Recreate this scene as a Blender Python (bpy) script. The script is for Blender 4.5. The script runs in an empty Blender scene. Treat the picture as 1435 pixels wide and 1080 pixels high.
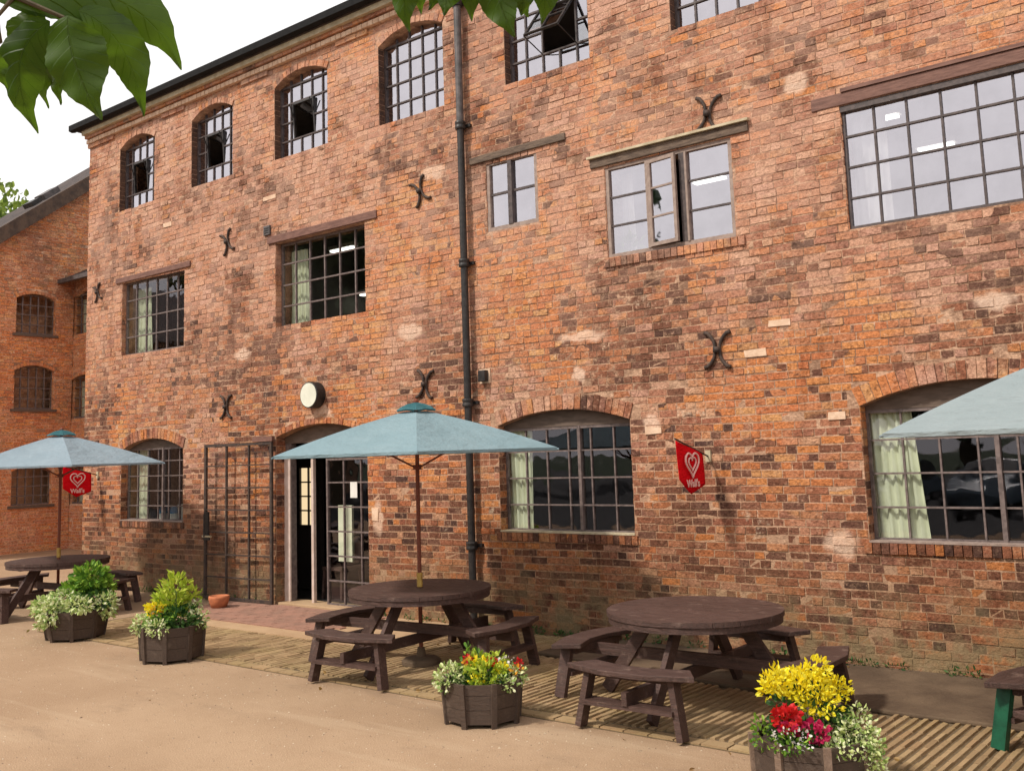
import bpy, math, random
from mathutils import Vector, Matrix
from mathutils.geometry import tessellate_polygon
R = math.radians
random.seed(7)
col = bpy.context.scene.collection

# ------------------------------------------------------------------ camera
MR = Matrix(((0.7752611610855545, 0.10606458851711287, 0.622672012519411),
             (0.6307906892705358, -0.0788770065182878, -0.7719336267920426),
             (-0.03276031809797161, 0.9912258677543729, -0.12805483455422603)))
CAM = Vector((0, -9.6, 2.1))
cd = bpy.data.cameras.new('camera'); cam = bpy.data.objects.new('camera', cd); col.objects.link(cam)
cd.sensor_width = 36; cd.lens = 36 * 1415 / 1435
cd.shift_x = 0.0038; cd.shift_y = -87 / 1435
cd.clip_start = 0.05; cd.clip_end = 2000
cam.matrix_world = Matrix.Translation(CAM) @ MR.to_4x4()
bpy.context.scene.camera = cam

def view_point(x, y, dist):
    v = MR @ Vector((x - 712, -(y - 453), -1415)); v.normalize()
    return CAM + v * dist

# ------------------------------------------------------------------ node helpers
class NT:
    def __init__(s, name):
        s.m = bpy.data.materials.new(name); s.m.use_nodes = True
        s.t = s.m.node_tree; s.t.nodes.clear()
        s.out = s.n('ShaderNodeOutputMaterial')
    def n(s, kind, **kw):
        nd = s.t.nodes.new(kind)
        for k, v in kw.items(): setattr(nd, k, v)
        return nd
    def put(s, sock, v):
        if v is None: return
        if isinstance(v, bpy.types.NodeSocket): s.t.links.new(v, sock)
        else:
            if isinstance(v, (tuple, list)) and len(v) == 3 and sock.type == 'RGBA': v = (*v, 1)
            sock.default_value = v
    def math(s, op, a, b=None, c=None, clamp=False):
        nd = s.n('ShaderNodeMath', operation=op, use_clamp=clamp)
        s.put(nd.inputs[0], a); s.put(nd.inputs[1], b); s.put(nd.inputs[2], c)
        return nd.outputs[0]
    def vmath(s, op, a, b=None):
        nd = s.n('ShaderNodeVectorMath', operation=op)
        s.put(nd.inputs[0], a); s.put(nd.inputs[1], b)
        return nd.outputs['Value'] if op == 'LENGTH' else nd.outputs[0]
    def pos(s): return s.n('ShaderNodeNewGeometry').outputs['Position']
    def rnd(s): return s.n('ShaderNodeNewGeometry').outputs['Random Per Island']
    def objpos(s): return s.n('ShaderNodeTexCoord').outputs['Object']
    def noise(s, vec, scale, detail=3, rough=.55, dist=0):
        nd = s.n('ShaderNodeTexNoise'); s.put(nd.inputs['Vector'], vec)
        nd.inputs['Scale'].default_value = scale; nd.inputs['Detail'].default_value = detail
        nd.inputs['Roughness'].default_value = rough; nd.inputs['Distortion'].default_value = dist
        return nd.outputs['Fac']
    def rmap(s, v, a, b, c=0., d=1., smooth=True):
        nd = s.n('ShaderNodeMapRange'); nd.interpolation_type = 'SMOOTHSTEP' if smooth else 'LINEAR'
        s.put(nd.inputs[0], v)
        for i, q in enumerate((a, b, c, d)): nd.inputs[i + 1].default_value = q
        return nd.outputs[0]
    def ramp(s, v, stops, const=False):
        nd = s.n('ShaderNodeValToRGB'); r = nd.color_ramp
        if const: r.interpolation = 'CONSTANT'
        while len(r.elements) < len(stops): r.elements.new(.5)
        for e, (p, c) in zip(r.elements, stops): e.position = p; e.color = (*c, 1)
        s.put(nd.inputs[0], v); return nd.outputs[0]
    def mix(s, f, a, b, mode='MIX'):
        nd = s.n('ShaderNodeMix', data_type='RGBA', blend_type=mode)
        s.put(nd.inputs[0], f); s.put(nd.inputs[6], a); s.put(nd.inputs[7], b)
        return nd.outputs[2]
    def stretch(s, vec, sc): return s.vmath('MULTIPLY', vec, sc)
    def bump(s, h, dist, strength=1.):
        nd = s.n('ShaderNodeBump'); nd.inputs['Distance'].default_value = dist; nd.inputs['Strength'].default_value = strength
        s.put(nd.inputs['Height'], h); return nd.outputs[0]
    def bsdf(s, color, rough=.8, normal=None, metal=0., spec=.5, **kw):
        nd = s.n('ShaderNodeBsdfPrincipled')
        s.put(nd.inputs['Base Color'], color); s.put(nd.inputs['Roughness'], rough)
        nd.inputs['Metallic'].default_value = metal; nd.inputs['Specular IOR Level'].default_value = spec
        if normal is not None: s.put(nd.inputs['Normal'], normal)
        for k, v in kw.items(): s.put(nd.inputs[k.replace('_', ' ')], v)
        return nd.outputs[0]
    def done(s, sh): s.t.links.new(sh, s.out.inputs[0]); return s.m
    def blob(s, pos, c, r, hard=0.35):
        d = s.vmath('LENGTH', s.vmath('MULTIPLY', s.vmath('SUBTRACT', pos, c), tuple(1 / q if q else 0 for q in r)))
        return s.rmap(d, hard, 1., 1., 0.)

def simple(name, a, b, scale=12, rough=.7, bumpd=.002, bscale=60, metal=0., spec=.4, stretch=None, world=False):
    t = NT(name); p = t.pos() if world else t.objpos()
    q = t.stretch(p, stretch) if stretch else p
    n = t.noise(q, scale, 4, .6)
    c = t.mix(t.rmap(n, .3, .7), a, b)
    bm = t.bump(t.noise(q, bscale, 3), bumpd) if bumpd else None
    return t.done(t.bsdf(c, rough, bm, metal, spec))

# ------------------------------------------------------------------ brick material
def brick_mat(name, wing=False, mortar=False):
    t = NT(name); p = t.pos(); r = t.rnd()
    # wobble the position so zones have ragged edges
    nz = t.n('ShaderNodeTexNoise'); nz.inputs['Scale'].default_value = 1.1; nz.inputs['Detail'].default_value = 4
    t.put(nz.inputs['Vector'], p)
    wob = t.vmath('SCALE', t.vmath('SUBTRACT', nz.outputs['Color'], (.5, .5, .5))); wob.node.inputs['Scale'].default_value = 2.2
    q = t.vmath('ADD', p, wob)
    z = t.n('ShaderNodeSeparateXYZ'); t.put(z.inputs[0], q); zz = z.outputs[2]
    z0 = t.n('ShaderNodeSeparateXYZ'); t.put(z0.inputs[0], p); zr = z0.outputs[2]
    warm = t.ramp(r, [(0, (.46, .155, .065)), (.12, (.58, .20, .07)), (.24, (.36, .125, .07)), (.34, (.62, .28, .13)), (.46, (.48, .20, .11)),
                      (.58, (.64, .23, .06)), (.70, (.36, .13, .07)), (.77, (.62, .34, .20)), (.86, (.42, .17, .10)), (.96, (.18, .075, .05))], True)
    dark = t.ramp(r, [(0, (.21, .085, .05)), (.2, (.36, .135, .07)), (.35, (.15, .065, .045)), (.5, (.29, .12, .07)), (.62, (.48, .18, .075)),
                      (.75, (.20, .09, .06)), (.86, (.52, .23, .11)), (.95, (.10, .05, .04))], True)
    orange = t.ramp(r, [(0, (.62, .21, .06)), (.3, (.55, .20, .08)), (.5, (.68, .27, .08)), (.7, (.58, .18, .06)), (.85, (.66, .32, .12))], True)
    pink = t.ramp(r, [(0, (.56, .26, .15)), (.22, (.46, .20, .12)), (.42, (.64, .36, .24)), (.6, (.42, .19, .125)), (.74, (.58, .31, .22)), (.90, (.30, .14, .10)), (.95, (.60, .26, .10))], True)
    n1 = t.noise(p, .42, 4, .6)
    n2 = t.noise(t.vmath('ADD', p, (31, 7, 12)), .55, 4, .6)
    n3 = t.noise(t.vmath('ADD', p, (3, 57, 42)), .8, 4, .6)
    c = t.mix(t.rmap(n2, .46, .58), warm, pink)
    c = t.mix(t.rmap(n3, .54, .66), c, orange)
    if not wing:
        c = t.mix(t.math('MULTIPLY', t.blob(q, (-14.5, 0, 5.6), (5.5, 0, 3.0), .5), .55), c, pink)
        c = t.mix(t.math('MULTIPLY', t.blob(q, (-2.2, 0, 3.9), (2.0, 0, .8), .5), .8), c, pink)
        for cc, rr in (((-7.5, 0, 4.2), (.95, 0, 1.3)), ((-3.9, 0, 2.9), (1.3, 0, .8)), ((-9.3, 0, 5.1), (.9, 0, 1.1)), ((-16.9, 0, 3.0), (.7, 0, .6)), ((-13.0, 0, 2.6), (.9, 0, .5)), ((-5.8, 0, 6.0), (.8, 0, .5)), ((-7.2, 0, 3.6), (.9, 0, .7)), ((-9.2, 0, 2.4), (.7, 0, .6)), ((-1.6, 0, 6.0), (.9, 0, .4))):
            c = t.mix(t.math('MULTIPLY', t.blob(q, cc, rr, .6), .95), c, orange)
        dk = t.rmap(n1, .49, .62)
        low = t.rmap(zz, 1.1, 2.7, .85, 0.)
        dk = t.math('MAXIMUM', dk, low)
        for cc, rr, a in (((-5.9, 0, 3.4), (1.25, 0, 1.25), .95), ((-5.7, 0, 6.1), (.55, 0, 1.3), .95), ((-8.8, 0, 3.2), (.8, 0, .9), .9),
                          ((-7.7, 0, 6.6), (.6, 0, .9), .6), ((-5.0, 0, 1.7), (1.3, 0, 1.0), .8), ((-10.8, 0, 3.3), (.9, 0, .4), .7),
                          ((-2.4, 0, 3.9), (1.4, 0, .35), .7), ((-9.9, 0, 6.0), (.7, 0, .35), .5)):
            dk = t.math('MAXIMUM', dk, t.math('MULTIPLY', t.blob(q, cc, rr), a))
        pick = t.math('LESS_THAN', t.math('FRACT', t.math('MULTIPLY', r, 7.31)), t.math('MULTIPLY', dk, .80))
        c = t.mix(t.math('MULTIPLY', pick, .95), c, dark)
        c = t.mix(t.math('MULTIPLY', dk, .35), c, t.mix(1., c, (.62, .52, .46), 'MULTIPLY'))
    else:
        dk = t.rmap(n1, .52, .64)
        c = t.mix(.55, c, orange)
        c = t.mix(t.math('MULTIPLY', dk, .6), c, dark)
    mort = t.mix(t.noise(p, 6, 3), (.50, .28, .17), (.72, .46, .31))
    if mortar:
        c = t.mix(t.math('MULTIPLY', dk, .15), mort, (.42, .28, .18))
        er = t.math('MULTIPLY', t.rmap(t.noise(t.vmath('MULTIPLY', p, (1, 1, 2.5)), 3.2, 5, .75), .42, .54), t.rmap(zr, 1.9, 3.6, .25, .8))
        c = t.mix(er, c, (.17, .085, .05))
        c = t.mix(t.rmap(t.noise(p, 14, 4, .7), .56, .72, 0., .8), c, (.32, .17, .10))
    else:
        # smeared flush mortar, lime bloom and soot over the brick faces
        sm = t.math('MULTIPLY', t.rmap(t.noise(p, 7, 6, .75), .5, .64), t.rmap(t.noise(t.vmath('ADD', p, (9, 9, 9)), .7, 3), .36, .6))
        sm = t.math('MULTIPLY', sm, t.rmap(zr, 1.4, 3.0, .4, .9))
        sm = t.math('MULTIPLY', sm, t.rmap(t.math('FRACT', t.math('MULTIPLY', r, 13.7)), .25, .6, .25, 1.))
        c = t.mix(t.math('MULTIPLY', sm, .8), c, (.62, .39, .25))
        mott = t.noise(t.vmath('MULTIPLY', p, (1, 1, 1.7)), 19, 4, .75)
        c = t.mix(t.rmap(mott, .48, .66, 0., .75), c, t.mix(1., c, (.36, .31, .27), 'MULTIPLY'))
        c = t.mix(t.rmap(t.noise(t.vmath('ADD', p, (4, 4, 4)), 16, 4, .75), .55, .7, 0., .55), c, (.68, .40, .26))
        lime = t.math('MULTIPLY', t.rmap(t.noise(t.vmath('ADD', p, (1, 2, 77)), 2.6, 6, .7), .63, .72), .7)
        c = t.mix(lime, c, (.68, .52, .38))
        c = t.mix(t.rmap(t.noise(t.vmath('MULTIPLY', p, (1, 1, 1.5)), 42, 3, .7), .56, .68, 0., .35), c, t.mix(1., c, (.30, .25, .22), 'MULTIPLY'))
        soot = t.rmap(t.noise(t.vmath('MULTIPLY', p, (1, 1, 2.2)), 5.5, 6, .8), .555, .66)
        c = t.mix(t.math('MULTIPLY', soot, .7), c, (.11, .055, .035))
    g = t.noise(p, 38, 4, .7)
    c = t.mix(t.rmap(g, .3, .75, .75, 0.), c, t.mix(1., c, (.45, .42, .4), 'MULTIPLY'))
    if not wing:
        # broad dusty pink bloom over the upper wall, warm orange lower down
        c = t.mix(t.math('MULTIPLY', t.rmap(zr, 2.6, 5.5, .0, .38), t.rmap(t.noise(t.vmath('ADD', p, (20, 3, 9)), 1.7, 5, .7), .35, .6)), c, (.60, .36, .26))
        wob2 = t.n('ShaderNodeTexNoise'); wob2.inputs['Scale'].default_value = 7; wob2.inputs['Detail'].default_value = 3; t.put(wob2.inputs['Vector'], p)
        w2 = t.vmath('SCALE', t.vmath('SUBTRACT', wob2.outputs['Color'], (.5, .5, .5))); w2.node.inputs['Scale'].default_value = .16
        q2 = t.vmath('ADD', p, w2)
        for cc, rr in (((-9.43, 0, 3.76), (.30, 0, .15)), ((-3.88, 0, 5.74), (.17, 0, .15)), ((-6.71, 0, 2.98), (.11, 0, .11)), ((-13.09, 0, 3.77), (.24, 0, .12)),
                       ((-6.65, 0, 3.42), (.42, 0, .08)), ((-11.2, 0, 2.8), (.26, 0, .07)), ((-8.95, 0, 5.85), (.30, 0, .12)), ((-5.78, 0, 2.38), (.14, 0, .14)), ((-2.2, 0, 3.3), (.22, 0, .1)), ((-10.1, 0, 1.3), (.12, 0, .28)), ((-3.75, 0, 1.15), (.2, 0, .16))):
            c = t.mix(t.math('MULTIPLY', t.blob(q2, cc, rr, .5), .7), c, t.mix(t.noise(p, 30, 4, .7), (.42, .25, .16), (.86, .64, .50)))
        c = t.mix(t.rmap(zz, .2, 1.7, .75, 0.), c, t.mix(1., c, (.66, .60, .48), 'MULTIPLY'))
        streak = t.rmap(t.noise(t.vmath('MULTIPLY', p, (2.6, 1, .35)), 1.6, 5, .65), .56, .70, 0., .45)
        c = t.mix(streak, c, t.mix(1., c, (.45, .38, .33), 'MULTIPLY'))
        moss = t.math('MULTIPLY', t.rmap(zr, .1, 1.0, 1., 0.), t.rmap(t.noise(p, 3.2, 5, .7), .38, .6))
        c = t.mix(t.math('MULTIPLY', moss, .85), c, (.20, .145, .075))
        stain = t.math('MULTIPLY', t.blob(q, (-14.5, 0, .5), (3.0, 0, 1.5)), .18)
        c = t.mix(stain, c, (.20, .13, .085))
    hs = t.n('ShaderNodeHueSaturation'); hs.inputs['Saturation'].default_value = .96; hs.inputs['Value'].default_value = 1.5 if wing else 1.1; t.put(hs.inputs['Color'], c); c = hs.outputs[0]
    h = t.math('ADD', t.math('MULTIPLY', t.noise(p, 24, 4, .65), .7), t.math('MULTIPLY', g, .3))
    return t.done(t.bsdf(c, .92, t.bump(h, .022), spec=.2))

M = {}
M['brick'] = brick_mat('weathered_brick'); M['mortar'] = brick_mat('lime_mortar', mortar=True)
M['brick_wing'] = brick_mat('wing_brick', wing=True); M['mortar_wing'] = brick_mat('wing_mortar', wing=True, mortar=True)
M['shade_brick'] = simple('shade_toned_reveal_brick', (.06, .032, .024), (.13, .065, .042), 9, .92, .008, 30, world=True)  # reveal brick toned darker: the shade of the window recess is in its colour
M['render'] = simple('wing_render', (.62, .32, .16), (.42, .20, .10), 5, .92, .012, 22, world=True)
M['stone'] = simple('pale_patch_stone', (.72, .52, .38), (.56, .37, .25), 9, .9, .006, 30, world=True)
M['black'] = simple('black_iron', (.012, .011, .011), (.035, .028, .026), 14, .45, .001)
M['pipe_grey'] = simple('weathered_grey_iron', (.13, .11, .11), (.06, .055, .055), 10, .5, .001)
M['rust'] = simple('rusted_iron', (.03, .022, .02), (.075, .045, .032), 18, .75, .004, 60)
M['bar'] = simple('dark_glazing_bar', (.05, .038, .038), (.10, .075, .072), 20, .5, .0005)
M['bar_pale'] = simple('grey_glazing_bar', (.10, .075, .07), (.19, .145, .135), 20, .5, .0005)
M['frame_taupe'] = simple('taupe_painted_wood', (.23, .165, .14), (.33, .25, .21), 16, .6, .001)
M['slate'] = simple('slate_roof', (.035, .028, .028), (.075, .055, .05), 5, .95, .006, 20, world=True)
M['verge'] = simple('mossy_roof_tile', (.055, .036, .028), (.11, .07, .048), 5, .85, .02, 12, world=True)
M['lintel'] = simple('old_oak_lintel', (.08, .055, .042), (.17, .12, .088), 7, .85, .006, 24, stretch=(1, 6, 6), world=True)
M['lintel_red'] = simple('brown_painted_lintel', (.12, .055, .042), (.20, .10, .075), 7, .7, .003, 24, stretch=(1, 6, 6), world=True)
M['lead'] = simple('pale_lead_flashing', (.55, .47, .33), (.38, .31, .2), 7, .7, .002, world=True)
M['headboard'] = simple('brown_head_board', (.095, .066, .05), (.15, .105, .082), 6, .7, .002, stretch=(1, 5, 5), world=True)
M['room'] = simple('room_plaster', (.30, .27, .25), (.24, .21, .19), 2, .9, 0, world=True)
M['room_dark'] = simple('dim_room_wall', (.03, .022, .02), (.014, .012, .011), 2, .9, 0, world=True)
M['curtain'] = simple('cream_curtain_cloth', (.82, .82, .64), (.70, .70, .52), 4, .9, .002, 90)
M['gutter'] = simple('black_gutter', (.006, .006, .007), (.012, .012, .013), 10, .85, 0, spec=.2)
M['drum'] = simple('black_drum', (.012, .012, .012), (.03, .03, .03), 10, .4, 0)
M['face'] = simple('off_white_dial', (.72, .72, .62), (.62, .62, .52), 4, .5, 0)
M['post'] = simple('pale_pink_door_post', (.62, .50, .45), (.50, .38, .32), 8, .6, .002)
M['white'] = simple('white_paint', (.74, .72, .68), (.64, .62, .58), 5, .6, 0)
M['blue'] = simple('blue_plastic', (.02, .16, .34), (.03, .22, .42), 5, .4, 0)
M['terracotta'] = simple('terracotta', (.52, .17, .07), (.36, .12, .055), 14, .85, .004)
M['green_iron'] = simple('green_painted_iron', (.004, .05, .025), (.008, .085, .042), 12, .4, .001)
M['soil'] = simple('dark_soil', (.03, .02, .014), (.06, .04, .026), 30, 1., .02, 60)
M['stem'] = simple('green_stem', (.08, .13, .03), (.12, .17, .05), 20, .7, 0)
M['twig'] = simple('brown_twig', (.06, .045, .025), (.10, .075, .04), 20, .8, .002)
M['brass'] = simple('yellow_brass_collar', (.55, .36, .09), (.40, .24, .06), 20, .4, 0, metal=.3)
M['lettering'] = simple('faded_white_print', (.80, .50, .46), (.78, .46, .42), 20, .8, 0)
M['bird'] = simple('dark_ceramic', (.03, .03, .03), (.05, .045, .04), 20, .5, 0)
M['cartyre'] = simple('black_rubber', (.012, .012, .012), (.02, .02, .02), 20, .8, 0)
M['carbody'] = simple('slate_blue_car_paint', (.10, .14, .17), (.11, .15, .18), 2, .25, 0)

def emis(name, c, s):
    t = NT(name); e = t.n('ShaderNodeEmission'); t.put(e.inputs[0], c); e.inputs[1].default_value = s
    return t.done(e.outputs[0])
M['tube'] = emis('white_strip_glow', (1, .96, .86), 3.0)
M['litpane'] = emis('lit_inner_window', (.95, .72, .42), .85)

def glass(name, tint, base, rough=.02):
    t = NT(name)
    tr = t.n('ShaderNodeBsdfTransparent'); t.put(tr.inputs[0], tint)
    n = t.bump(t.noise(t.pos(), 1.9, 2), .004)
    gl = t.n('ShaderNodeBsdfGlossy'); t.put(gl.inputs[0], (.95, .92, 1.)); gl.inputs['Roughness'].default_value = rough; t.put(gl.inputs['Normal'], n)
    fr = t.n('ShaderNodeFresnel'); bf = t.n('ShaderNodeNewGeometry').outputs['Backfacing']; t.put(fr.inputs[0], t.rmap(bf, 0., 1., 1.5, 1 / 1.5, smooth=False))
    f = t.math('ADD', t.math('MULTIPLY', fr.outputs[0], 1.3), t.math('MULTIPLY', t.rmap(t.noise(t.pos(), 3.1, 4, .7), .3, .7, .94, 1.04), base) if base > .1 else base, clamp=True)
    mx = t.n('ShaderNodeMixShader'); t.put(mx.inputs[0], f); t.t.links.new(tr.outputs[0], mx.inputs[1]); t.t.links.new(gl.outputs[0], mx.inputs[2])
    return t.done(mx.outputs[0])
M['glass'] = glass('window_glass', (.80, .84, .82), .035)
M['glass_top'] = glass('sky_facing_glass', (.72, .74, .76), .44)
M['glass_gate'] = glass('clear_gate_glass', (1., 1., .99), -.045)

def wood(name, a, b, hl):
    t = NT(name); p = t.objpos(); r = t.rnd()
    n = t.noise(t.stretch(p, (1.5, 14, 14)), 4, 5, .65, .6)
    c = t.mix(t.rmap(n, .3, .7), a, b)
    c = t.mix(t.math('MULTIPLY', r, .35), c, b)
    c = t.mix(t.rmap(t.noise(p, 7, 5, .7), .55, .75), c, hl)
    g2 = t.noise(t.stretch(p, (3, 40, 40)), 6, 4, .7)
    c = t.mix(t.rmap(g2, .52, .66, 0., .6), c, t.mix(1., c, (.35, .33, .3), 'MULTIPLY'))
    return t.done(t.bsdf(c, t.rmap(n, 0, 1, .42, .75), t.bump(t.math('ADD', n, g2), .005), spec=.4))
M['wood'] = wood('dark_stained_wood', (.034, .017, .013), (.098, .052, .042), (.19, .125, .10))
M['tub'] = wood('weathered_tub_wood', (.045, .028, .020), (.085, .055, .040), (.12, .085, .062))
M['tub_post'] = wood('tub_corner_wood', (.16, .105, .075), (.23, .155, .11), (.28, .20, .15))
M['pole'] = wood('varnished_pole_wood', (.15, .035, .018), (.22, .06, .03), (.26, .09, .05))

def canvas(name, a, b):
    t = NT(name); p = t.objpos()
    c = t.mix(t.rmap(t.noise(p, 2.5, 5, .7), .35, .7), a, b)
    st_ = t.rmap(t.noise(t.vmath('ADD', p, (8, 1, 3)), 5, 6, .75), .60, .74, 0., .15)
    c = t.mix(st_, c, (.22, .25, .22))
    d = t.bsdf(c, .9, t.bump(t.noise(t.stretch(p, (1, 1, 4)), 5, 5, .6), .035), spec=.1)
    tl = t.n('ShaderNodeBsdfTranslucent'); t.put(tl.inputs[0], c)
    mx = t.n('ShaderNodeMixShader'); mx.inputs[0].default_value = .22
    t.t.links.new(d, mx.inputs[1]); t.t.links.new(tl.outputs[0], mx.inputs[2])
    return t.done(mx.outputs[0])
M['canopy'] = canvas('pale_blue_canvas', (.225, .33, .375), (.255, .36, .405))
M['canopy_b'] = canvas('grey_blue_canvas', (.265, .345, .405), (.30, .38, .44))
M['canopy_g'] = canvas('grey_green_canvas', (.28, .335, .355), (.315, .37, .39))
M['cap'] = canvas('teal_canvas', (.04, .13, .15), (.12, .25, .28))
M['banner'] = canvas('red_banner_cloth', (.80, .008, .016), (.72, .006, .014))

def leafmat(name, stops, trans=.35, gloss=.35):
    t = NT(name); r = t.rnd()
    c = t.ramp(r, stops)
    c = t.mix(t.rmap(t.noise(t.objpos(), 30, 3), .35, .7, 0., .35), c, t.mix(1., c, (.6, .6, .55), 'MULTIPLY'))
    d = t.bsdf(c, gloss + .2, spec=.35)
    tl = t.n('ShaderNodeBsdfTranslucent'); t.put(tl.inputs[0], c)
    mx = t.n('ShaderNodeMixShader'); mx.inputs[0].default_value = trans
    t.t.links.new(d, mx.inputs[1]); t.t.links.new(tl.outputs[0], mx.inputs[2])
    return t.done(mx.outputs[0])
M['leaf_green'] = leafmat('fresh_green_leaf', [(0, (.06, .16, .02)), (.5, (.16, .33, .03)), (1, (.34, .50, .06))])
M['leaf_dark'] = leafmat('dark_green_leaf', [(0, (.02, .07, .018)), (1, (.07, .16, .03))])
M['leaf_var'] = leafmat('variegated_leaf', [(0, (.16, .28, .06)), (.35, (.42, .54, .16)), (.65, (.66, .72, .34)), (1, (.84, .85, .60))], .25)
M['leaf_lime'] = leafmat('lime_leaf', [(0, (.25, .38, .03)), (.6, (.48, .58, .05)), (1, (.62, .66, .12))])
M['petal_yellow'] = leafmat('yellow_petal', [(0, (.80, .60, .01)), (.5, (.92, .80, .015)), (1, (.93, .88, .10))], .35)
M['petal_orange'] = leafmat('orange_petal', [(0, (.78, .30, .02)), (1, (.80, .48, .04))], .3)
M['petal_red'] = leafmat('red_petal', [(0, (.50, .01, .02)), (1, (.75, .03, .02))], .25)
M['petal_pink'] = leafmat('crimson_petal', [(0, (.42, .008, .07)), (1, (.70, .04, .15))], .25)
M['petal_white'] = leafmat('white_petal', [(0, (.70, .66, .62)), (1, (.85, .82, .78))], .3)
M['tree_yellow'] = leafmat('pale_tree_leaf', [(0, (.10, .17, .03)), (1, (.30, .40, .07))], .35)
M['tree_dark'] = leafmat('far_tree_leaf', [(0, (.015, .035, .01)), (1, (.05, .09, .02))], .1)

def big_leaf_mat():
    t = NT('hanging_tree_leaf'); uv = t.n('ShaderNodeUVMap').outputs[0]
    s = t.n('ShaderNodeSeparateXYZ'); t.put(s.inputs[0], uv)
    u, v = s.outputs[0], s.outputs[1]            # u along the blade, v across (-1..1)
    av = t.math('ABSOLUTE', v)
    rib = t.rmap(av, .0, .05, 1., 0.)
    side = t.math('FRACT', t.math('MULTIPLY', t.math('SUBTRACT', u, t.math('MULTIPLY', av, .16)), 9.))
    veins = t.rmap(side, .0, .12, 1., 0.)
    nn = t.noise(t.pos(), 26, 4, .6)
    c = t.mix(t.rmap(nn, .3, .7), (.020, .058, .004), (.052, .115, .007))
    c = t.mix(t.math('MULTIPLY', t.rnd(), .5), c, (.075, .15, .010))
    c = t.mix(t.math('MULTIPLY', t.math('MAXIMUM', rib, t.math('MULTIPLY', veins, .5)), .5), c, (.07, .13, .02))
    h = t.math('MAXIMUM', rib, veins)
    d = t.bsdf(c, .42, t.bump(h, -.0015), spec=.4)
    tl = t.n('ShaderNodeBsdfTranslucent'); t.put(tl.inputs[0], t.mix(.5, c, (.13, .22, .008)))
    mx = t.n('ShaderNodeMixShader'); mx.inputs[0].default_value = .5
    t.t.links.new(d, mx.inputs[1]); t.t.links.new(tl.outputs[0], mx.inputs[2])
    return t.done(mx.outputs[0])
M['big_leaf'] = big_leaf_mat()

def tarmac_mat():
    t = NT('buff_tarmac'); p = t.pos()
    c = t.mix(t.rmap(t.noise(p, .5, 4, .6), .35, .68), (.325, .215, .135), (.40, .275, .178))
    sp = t.noise(p, 110, 2, .6)
    c = t.mix(t.rmap(sp, .56, .68, 0., .55), c, (.62, .45, .29))
    c = t.mix(t.rmap(t.noise(t.vmath('ADD', p, (5, 5, 5)), 85, 2, .6), .58, .68, 0., .6), c, (.22, .13, .07))
    c = t.mix(t.rmap(t.noise(p, 9, 4, .7), .5, .75, 0., .35), c, (.30, .19, .11))
    c = t.mix(t.rmap(t.noise(t.vmath('MULTIPLY', p, (.6, 1.6, 1)), 1.3, 5, .7), .54, .72, 0., .4), c, (.22, .15, .10))
    c = t.mix(t.rmap(t.noise(t.vmath('MULTIPLY', p, (.25, 2.4, 1)), 1.1, 4, .6), .55, .66, 0., .35), c, (.46, .34, .23))
    return t.done(t.bsdf(c, .95, t.bump(t.noise(p, 70, 3, .7), .010), spec=.15))
M['tarmac'] = tarmac_mat()
def paver_mat():
    t = NT('ribbed_paver'); p = t.pos(); r = t.rnd()
    c = t.ramp(r, [(0, (.29, .195, .105)), (.3, (.36, .245, .135)), (.55, (.25, .16, .085)), (.8, (.39, .27, .15)), (1, (.32, .20, .105))])
    c = t.mix(t.rmap(t.noise(p, 1.6, 5, .7), .45, .65, 0., .55), c, (.30, .22, .10))
    c = t.mix(t.rmap(t.noise(p, 14, 4, .7), .5, .75, 0., .5), c, (.20, .13, .07))
    return t.done(t.bsdf(c, .9, t.bump(t.noise(p, 60, 3), .006), spec=.2))
M['paver'] = paver_mat()
M['asphalt'] = simple('dark_asphalt', (.035, .034, .034), (.06, .057, .054), 3, .95, .004, 60, world=True)
M['joint'] = simple('mossy_joint', (.11, .075, .042), (.17, .12, .065), 6, 1., .01, 40, world=True)
M['apron'] = simple('dark_brown_concrete', (.075, .047, .028), (.135, .09, .055), 2.2, .85, .01, 25, world=True)  # dark brown concrete of the strip along the wall and the parasol bases
M['pad'] = simple('pale_concrete_pad', (.43, .29, .17), (.36, .23, .13), 2.2, .95, .006, 40, world=True)
M['redpave'] = simple('red_brick_threshold', (.33, .17, .12), (.25, .14, .10), 3.5, .9, .008, 25, world=True)

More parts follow.
